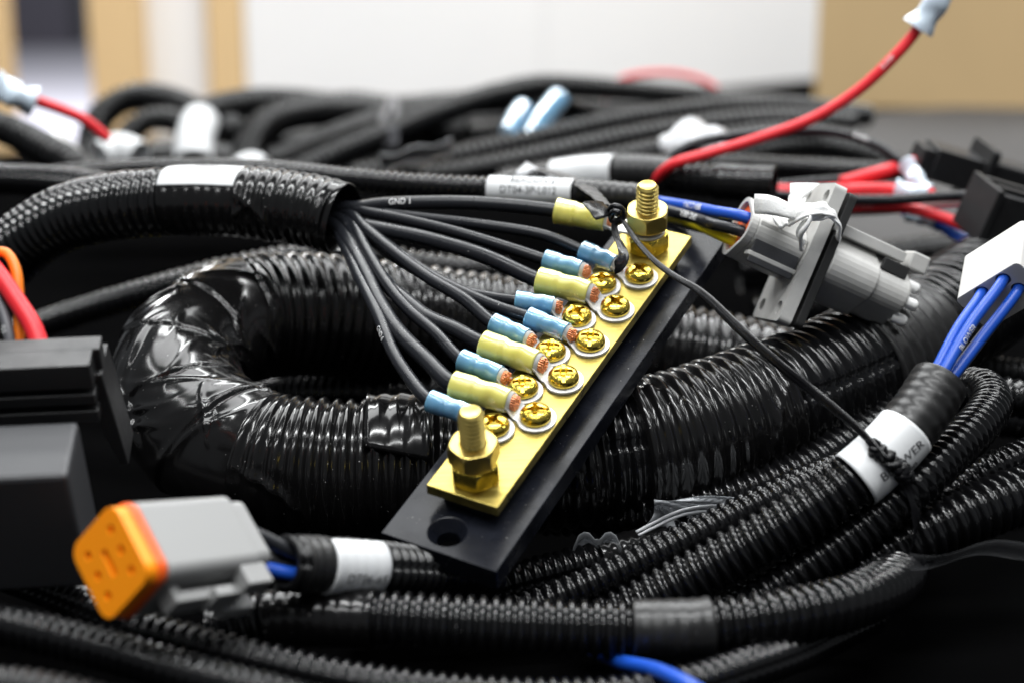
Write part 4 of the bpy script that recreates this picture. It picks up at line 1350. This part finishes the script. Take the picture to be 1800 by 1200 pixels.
# twisted knot and wrap round the labelled conduit
sk = BLOW.s_px(1552, 800)
pts = []
for k in range(60):
    a = 0.5 + k / 59 * 2.35
    Pq, T, N, B = BLOW.at(sk + (1.2 * math.sin(k * .9) - 3.0 + k * .05) * MM)
    pts.append(Pq + (RB2 + (1.1 + .5 * math.sin(k * 1.3)) * MM) * (math.cos(a) * N + math.sin(a) * B))
kk = Path(pts, n=4)
s = np.linspace(0, kk.len, 160)
Sg, Q = np.meshgrid(s, ph, indexing='ij')
r = (1.25 + .4 * np.cos(2 * Q - Sg * 900) + .5 * (vnoise(Sg / .0016, Q * 1.3, 9) - .5)) * MM
V, Fc = sweep(kk, s, r, ph, caps=True)
mk("knot", V, Fc, M['cord'], tie)
ribbon("cord_tail", [(1578, 832, 408), (1596, 856, 410), (1606, 880, 411), (1612, 910, 412), (1608, 945, 413), (1600, 975, 414)], [2.6, 2.2, 3.0, 3.6, 2.4, 1.4], M['cord'], tie, .3, twist=1.4)

# ------------------------------------------------------------------ red and black wires, splices, black plugs, upper right
t, p = wire("red_feed_wire", [(1150, 318, 590), (1182, 290, 582), (1240, 272, 580), (1330, 245, 578), (1430, 208, 574), (1510, 158, 570), (1570, 102, 566), (1605, 62, 564), (1622, 35, 562)], 1.95, 'wire_red',
            "long red wire arching up to the top edge, tipped with pale blue", prints=[(1560, 112, 1.2, "B-600", 2.2, 'ink_white', 1)])
add_tube(t, "heat_shrink", [(1614, 50, 563), (1634, 22, 561), (1655, -10, 559), (1680, -50, 557)], 4.6, 'splice', 16, 1.6)
add_tube(t, "crimp_core", [(1622, 38, 562), (1645, 5, 560), (1670, -40, 558)], 3.0, 'tin', 14, .4)
t, p = wire("black_feed_wire", [(1150, 305, 600), (1172, 280, 600), (1215, 255, 602), (1300, 238, 606), (1390, 230, 610), (1480, 236, 612), (1545, 258, 608), (1580, 282, 604), (1600, 300, 600)], 1.75, 'wire',
            "thin black printed wire arching to the pale blue splice", prints=[(1515, 246, 1.0, "B-6001", 2.2, 'ink_white', 1)])
add_tube(t, "heat_shrink", [(1592, 288, 602), (1604, 306, 599), (1618, 326, 596), (1632, 340, 594)], 3.1, 'splice', 14, 1.2)
t, p = wire("red_feed_wire", [(1480, 322, 600), (1540, 306, 602), (1580, 294, 606), (1620, 282, 612)], 2.6, 'wire_red', "short fat red wire right of the taped wire end")
t, p = wire("red_feed_wire", [(1340, 335, 606), (1420, 338, 602), (1500, 334, 598), (1580, 336, 592), (1640, 345, 586)], 2.6, 'wire_red', "fat red wire leaving the taped conduit end")
add_tube(t, "heat_shrink", [(1575, 330, 590), (1600, 336, 588), (1632, 340, 586)], 2.6, 'splice', 14, 1.0)
wire("red_feed_wire", [(1340, 352, 598), (1430, 362, 592), (1510, 364, 586), (1590, 366, 580), (1650, 380, 574), (1718, 408, 566)], 2.1, 'wire_red',
     "red printed wire passing behind the grey flange", prints=[(1520, 364, 1.1, "B-6002", 2.2, 'ink_white', 1)])
wire("black_feed_wire", [(1340, 330, 612), (1440, 320, 612), (1540, 312, 612), (1640, 300, 612), (1700, 290, 612)], 1.9, 'wire', "black wire above the fat red one")
wire("black_feed_wire", [(1340, 342, 596), (1450, 350, 588), (1560, 352, 578), (1660, 346, 570), (1740, 344, 562)], 1.9, 'wire', "black wire running straight to the nearer black plug")
wire("white_wire", [(1480, 372, 592), (1560, 368, 584), (1630, 360, 578), (1700, 354, 572)], 1.9, 'wire_white', "white wire under the straight black wire")
wire("blue_stub_wire", [(1350, 346, 604), (1372, 350, 600), (1400, 354, 596), (1440, 360, 592)], 1.9, 'wire_blue', "blue wire leaving the taped conduit end behind the flange")
t, p = wire("blue_stub_wire", [(1590, 372, 590), (1640, 390, 582), (1680, 412, 574), (1720, 440, 566)], 2.0, 'wire_blue', "blue wire with a pale splice below the red printed wire")
add_tube(t, "heat_shrink", [(1598, 374, 588), (1625, 384, 584), (1650, 394, 580)], 2.8, 'splice', 14, .8)

vx = unit(camvec(.93, -.22, -.28)); vy = camvec(.15, .9, .4); vy = unit(vy - vx * (vy @ vx)); vz = np.cross(vx, vy)
k1 = thing("black_plug", P(1670, 330, 610), "black plug with an upright flange, farther of the two", "connector")
Mk = frame(P(1672, 292, 612), vx, vy, vz)
box("housing", Mk, (0, 0, 0), (10, 6.0, 6.5), M['black_plastic'], k1, .5)
box("rear_boot", Mk, (-12.5, 0, 0), (2.4, 4.6, 5), M['black_plastic'], k1, .5)
prism("flange", Mk, rrect(11.5, 9, 1.5, 4), 9, 12.0, M['black_plastic'], k1, .4)
prism("front_shroud", Mk, rrect(7.0, 6.5, 1.2, 4), 12.02, 34, M['black_plastic'], k1, .5)
for yy in (-7.6, 7.6):
    box("flange_lug", Mk, (13.2, yy, 4), (1.2, 1.6, 1.6), M['black_plastic'], k1, .3)
k2 = thing("black_plug", P(1760, 440, 560), "black square plug cut by the right edge, nearer of the two", "connector")
Mk = frame(P(1782, 382, 556), vx, vy, vz)
box("housing", Mk, (2, 0, 0), (15, 8.0, 9), M['black_plastic'], k2, .5)
box("top_rail", Mk, (2, 8.8, 4), (15, .9, 1.2), M['black_plastic'], k2, .3)
box("top_rail", Mk, (2, 8.8, -4), (15, .9, 1.2), M['black_plastic'], k2, .3)
box("end_frame", Mk, (-13.6, 0, 0), (1.2, 9.2, 10), M['black_plastic'], k2, .3)

# milky plastic cap and shards among the wires
rows = []
for i in range(12):
    x = 1158 + 122 * i / 11
    rows.append([P(x, 262 - 44 * math.sin(PI * (.12 + .8 * i / 11)) * math.cos(a) + 8 * math.sin(a * 3 + i) - 12 * i / 11, 640 - 14 * math.sin(a)) for a in np.linspace(-.6, 1.9, 10)])
o = mk("plastic_scrap", np.array(rows).reshape(-1, 3), grid_faces(12, 10, False), M['film_white'])
o.modifiers.new("t", 'SOLIDIFY').thickness = .6 * MM
tag(o, "milky crumpled plastic cap under the arching red wire", "plastic")
rows = [[P(905, 308, 560), P(925, 287, 562), P(946, 300, 565)], [P(915, 318, 556), P(935, 300, 558), P(962, 312, 560)]]
o = mk("plastic_shard", np.array(rows).reshape(-1, 3), grid_faces(2, 3, False), M['film_white'])
o.modifiers.new("t", 'SOLIDIFY').thickness = .5 * MM
tag(o, "small folded white shard on the part-number label", "plastic")

# clear bag tucked under the loom
bag = thing("clear_bag", P(1190, 960, 432), "clear plastic bag corner poking out under the loom", "bag")
rows = []
for i in range(16):
    f = i / 15
    xm, ym = 1108 + 190 * f, 940 - 30 * f
    h = 62 * (1 - .35 * f)
    rows.append([P(xm + 42 * math.sin(min(1.5, a)) * (1 - f * .7) , ym - h * math.sin(a * .5) + 3 * math.sin(f * 9 + a * 2), 444 + 9 * math.cos(a) + 6 * f + 3 * math.sin(5 * a + 13 * f)) for a in np.linspace(0, PI, 14)])
o = mk("film", np.array(rows).reshape(-1, 3), grid_faces(16, 14, False), M['film'], bag)
o.modifiers.new("t", 'SOLIDIFY').thickness = .12 * MM
for q0, q1 in (((1118, 934, 440), (1280, 886, 446)), ((1122, 940, 440), (1280, 896, 446))):
    add_tube(bag, "zip_rail", [q0, ((q0[0] + q1[0]) / 2, (q0[1] + q1[1]) / 2 - 14, 442), q1], .45, 'film_white', 8, .1)
rows = []
for i in range(10):
    f = i / 9
    rows.append([P(1008 + 84 * f, 962 - 28 * abs(math.sin(f * PI * 2)) ** .6 + 22 * k, 438 + 6 * k) for k in (0, .5, 1)])
o = mk("film", np.array(rows).reshape(-1, 3), grid_faces(10, 3, False), M['film'], bag)
o.modifiers.new("t", 'SOLIDIFY').thickness = .12 * MM
rows = []
for i in range(14):
    f = i / 13
    rows.append([P(1600 + 220 * f, 972 + 9 * math.sin(f * 7 + k) - 20 * f + 22 * k, 400 + 6 * k + 3 * math.sin(f * 11)) for k in (0, .5, 1)])
o = mk("film_strip", np.array(rows).reshape(-1, 3), grid_faces(14, 3, False), M['film_thin'])
o.modifiers.new("t", 'SOLIDIFY').thickness = .12 * MM
tag(o, "crumpled clear film strip under the thick right-edge conduit", "film")

wire("blue_loose_wire", [(1000, 1120, 405), (1040, 1140, 396), (1090, 1162, 378), (1150, 1176, 362), (1200, 1198, 350), (1260, 1235, 342)], 1.75, 'wire_blue', "loose blue wire below the level taped conduit")
wire("yellow_green_wire", [(440, 720, 600), (490, 706, 590), (540, 694, 582), (580, 684, 576)], 1.8, 'wire_yellow', "dim yellow wire seen through the loop of the loom")
wire("blue_loose_wire", [(570, 686, 580), (600, 672, 576), (640, 660, 572)], 1.8, 'wire_blue', "dim blue wire seen through the loop of the loom")

# far coloured bits
for k, (pts, lab) in enumerate((([(892, 236, 800), (905, 214, 805), (922, 190, 812)], "pale blue splice sleeve in the far coil, shorter one"),
                                ([(930, 246, 798), (952, 214, 804), (985, 172, 812)], "blue splice sleeve in the far coil, longer one"))):
    p = px_path(pts)
    t = thing("far_splice", p.at(0)[0], lab, "splice", "blue splices in the far coil")
    tube_path("heat_shrink", None, (4.4 if k == 0 else 5.0) * MM, M['nylon_blue'], t, 16, 1 * MM, 1.6 * MM, path=p)
    add_tube(t, "crimp_core", pts, 3.4, 'tin', 12, .3)
    pp = [pts[-1], (pts[-1][0] + 30, pts[-1][1] + 14, 830), (pts[-1][0] + 90, pts[-1][1] + 40, 850)]
    add_tube(t, "lead", pp, 2.0, 'wire', 10, 0)
rows = []
for i in range(10):
    rows.append([P(668 + 14 * i, 290 - 3 * i + 16 * k + 4 * math.sin(i * 1.3 + k), 720 + 12 * k) for k in (-1, -.4, .3, 1)])
o = mk("far_bag", np.array(rows).reshape(-1, 3), grid_faces(10, 4, False), M['film_white'])
o.modifiers.new("t", 'SOLIDIFY').thickness = .3 * MM
tag(o, "milky plastic bag lying in front of the far coil", "bag")
t, p = wire("red_far_wire", [(30, 168, 640), (70, 180, 645), (110, 194, 650), (150, 212, 655), (190, 245, 660)], 2.1, 'wire_red', "blurred red wire with pale blue tip at the left edge")
add_tube(t, "heat_shrink", [(-10, 150, 636), (15, 160, 638), (38, 172, 640), (60, 180, 642)], 5.4, 'splice', 14, 2.0)
add_tube(t, "crimp_core", [(-8, 152, 637), (20, 163, 639), (45, 174, 641)], 3.0, 'tin', 12, .2)
rows = []
for i in range(10):
    rows.append([P(52 + 10 * i, 262 - 34 * math.sin(PI * i / 9) * (1 - k) + 16 * k, 720 + 30 * (1 - k)) for k in (0, .5, 1)])
o = mk("far_bag", np.array(rows).reshape(-1, 3), grid_faces(10, 3, False), M['film_white'])
o.modifiers.new("t", 'SOLIDIFY').thickness = .3 * MM
tag(o, "white plastic scrap behind the conduit at the left edge", "bag")
wire("red_far_wire", [(1060, 175, 1010), (1090, 142, 1010), (1140, 130, 1010), (1200, 132, 1010), (1250, 150, 1010), (1280, 185, 1010)], 2.0, 'wire_red', "faint red wire arching over the crest of the pile")

# conduits added low in the pile so gaps read dark, hiding the lit bench
for pts, od, lab in (
        ([(430, 700, 590), (520, 690, 560), (640, 690, 545), (760, 690, 540), (900, 700, 540)], 16, "added conduit darkening the gap inside the loop"),
        ([(420, 640, 640), (560, 625, 620), (720, 630, 610), (900, 640, 610)], 16, "added conduit darkening the rear of the loop opening"),
        ([(1330, 560, 640), (1450, 540, 640), (1560, 520, 640), (1680, 480, 650), (1820, 460, 660)], 16, "added conduit darkening the gap below the grey flanged socket"),
        ([(1300, 480, 690), (1450, 470, 690), (1600, 450, 690), (1820, 430, 700)], 16, "added conduit darkening the gap behind the grey flanged socket"),
        ([(-60, 800, 470), (60, 900, 440), (180, 960, 425), (330, 990, 420), (480, 1000, 425), (620, 1010, 440)], 14, "added conduit darkening the gap behind the orange-faced plug"),
        ([(960, 900, 470), (1100, 900, 462), (1250, 880, 460), (1400, 830, 465), (1540, 750, 480), (1680, 660, 500)], 13, "added conduit darkening the gap under the loom"),
        ([(1600, 720, 500), (1700, 690, 500), (1790, 700, 500), (1880, 720, 505)], 12, "added conduit darkening the gap under the white plug")):
    hose(pts, od, 3.2, lab, nphi=30, spp=7, group="added conduits that darken gaps low in the pile")
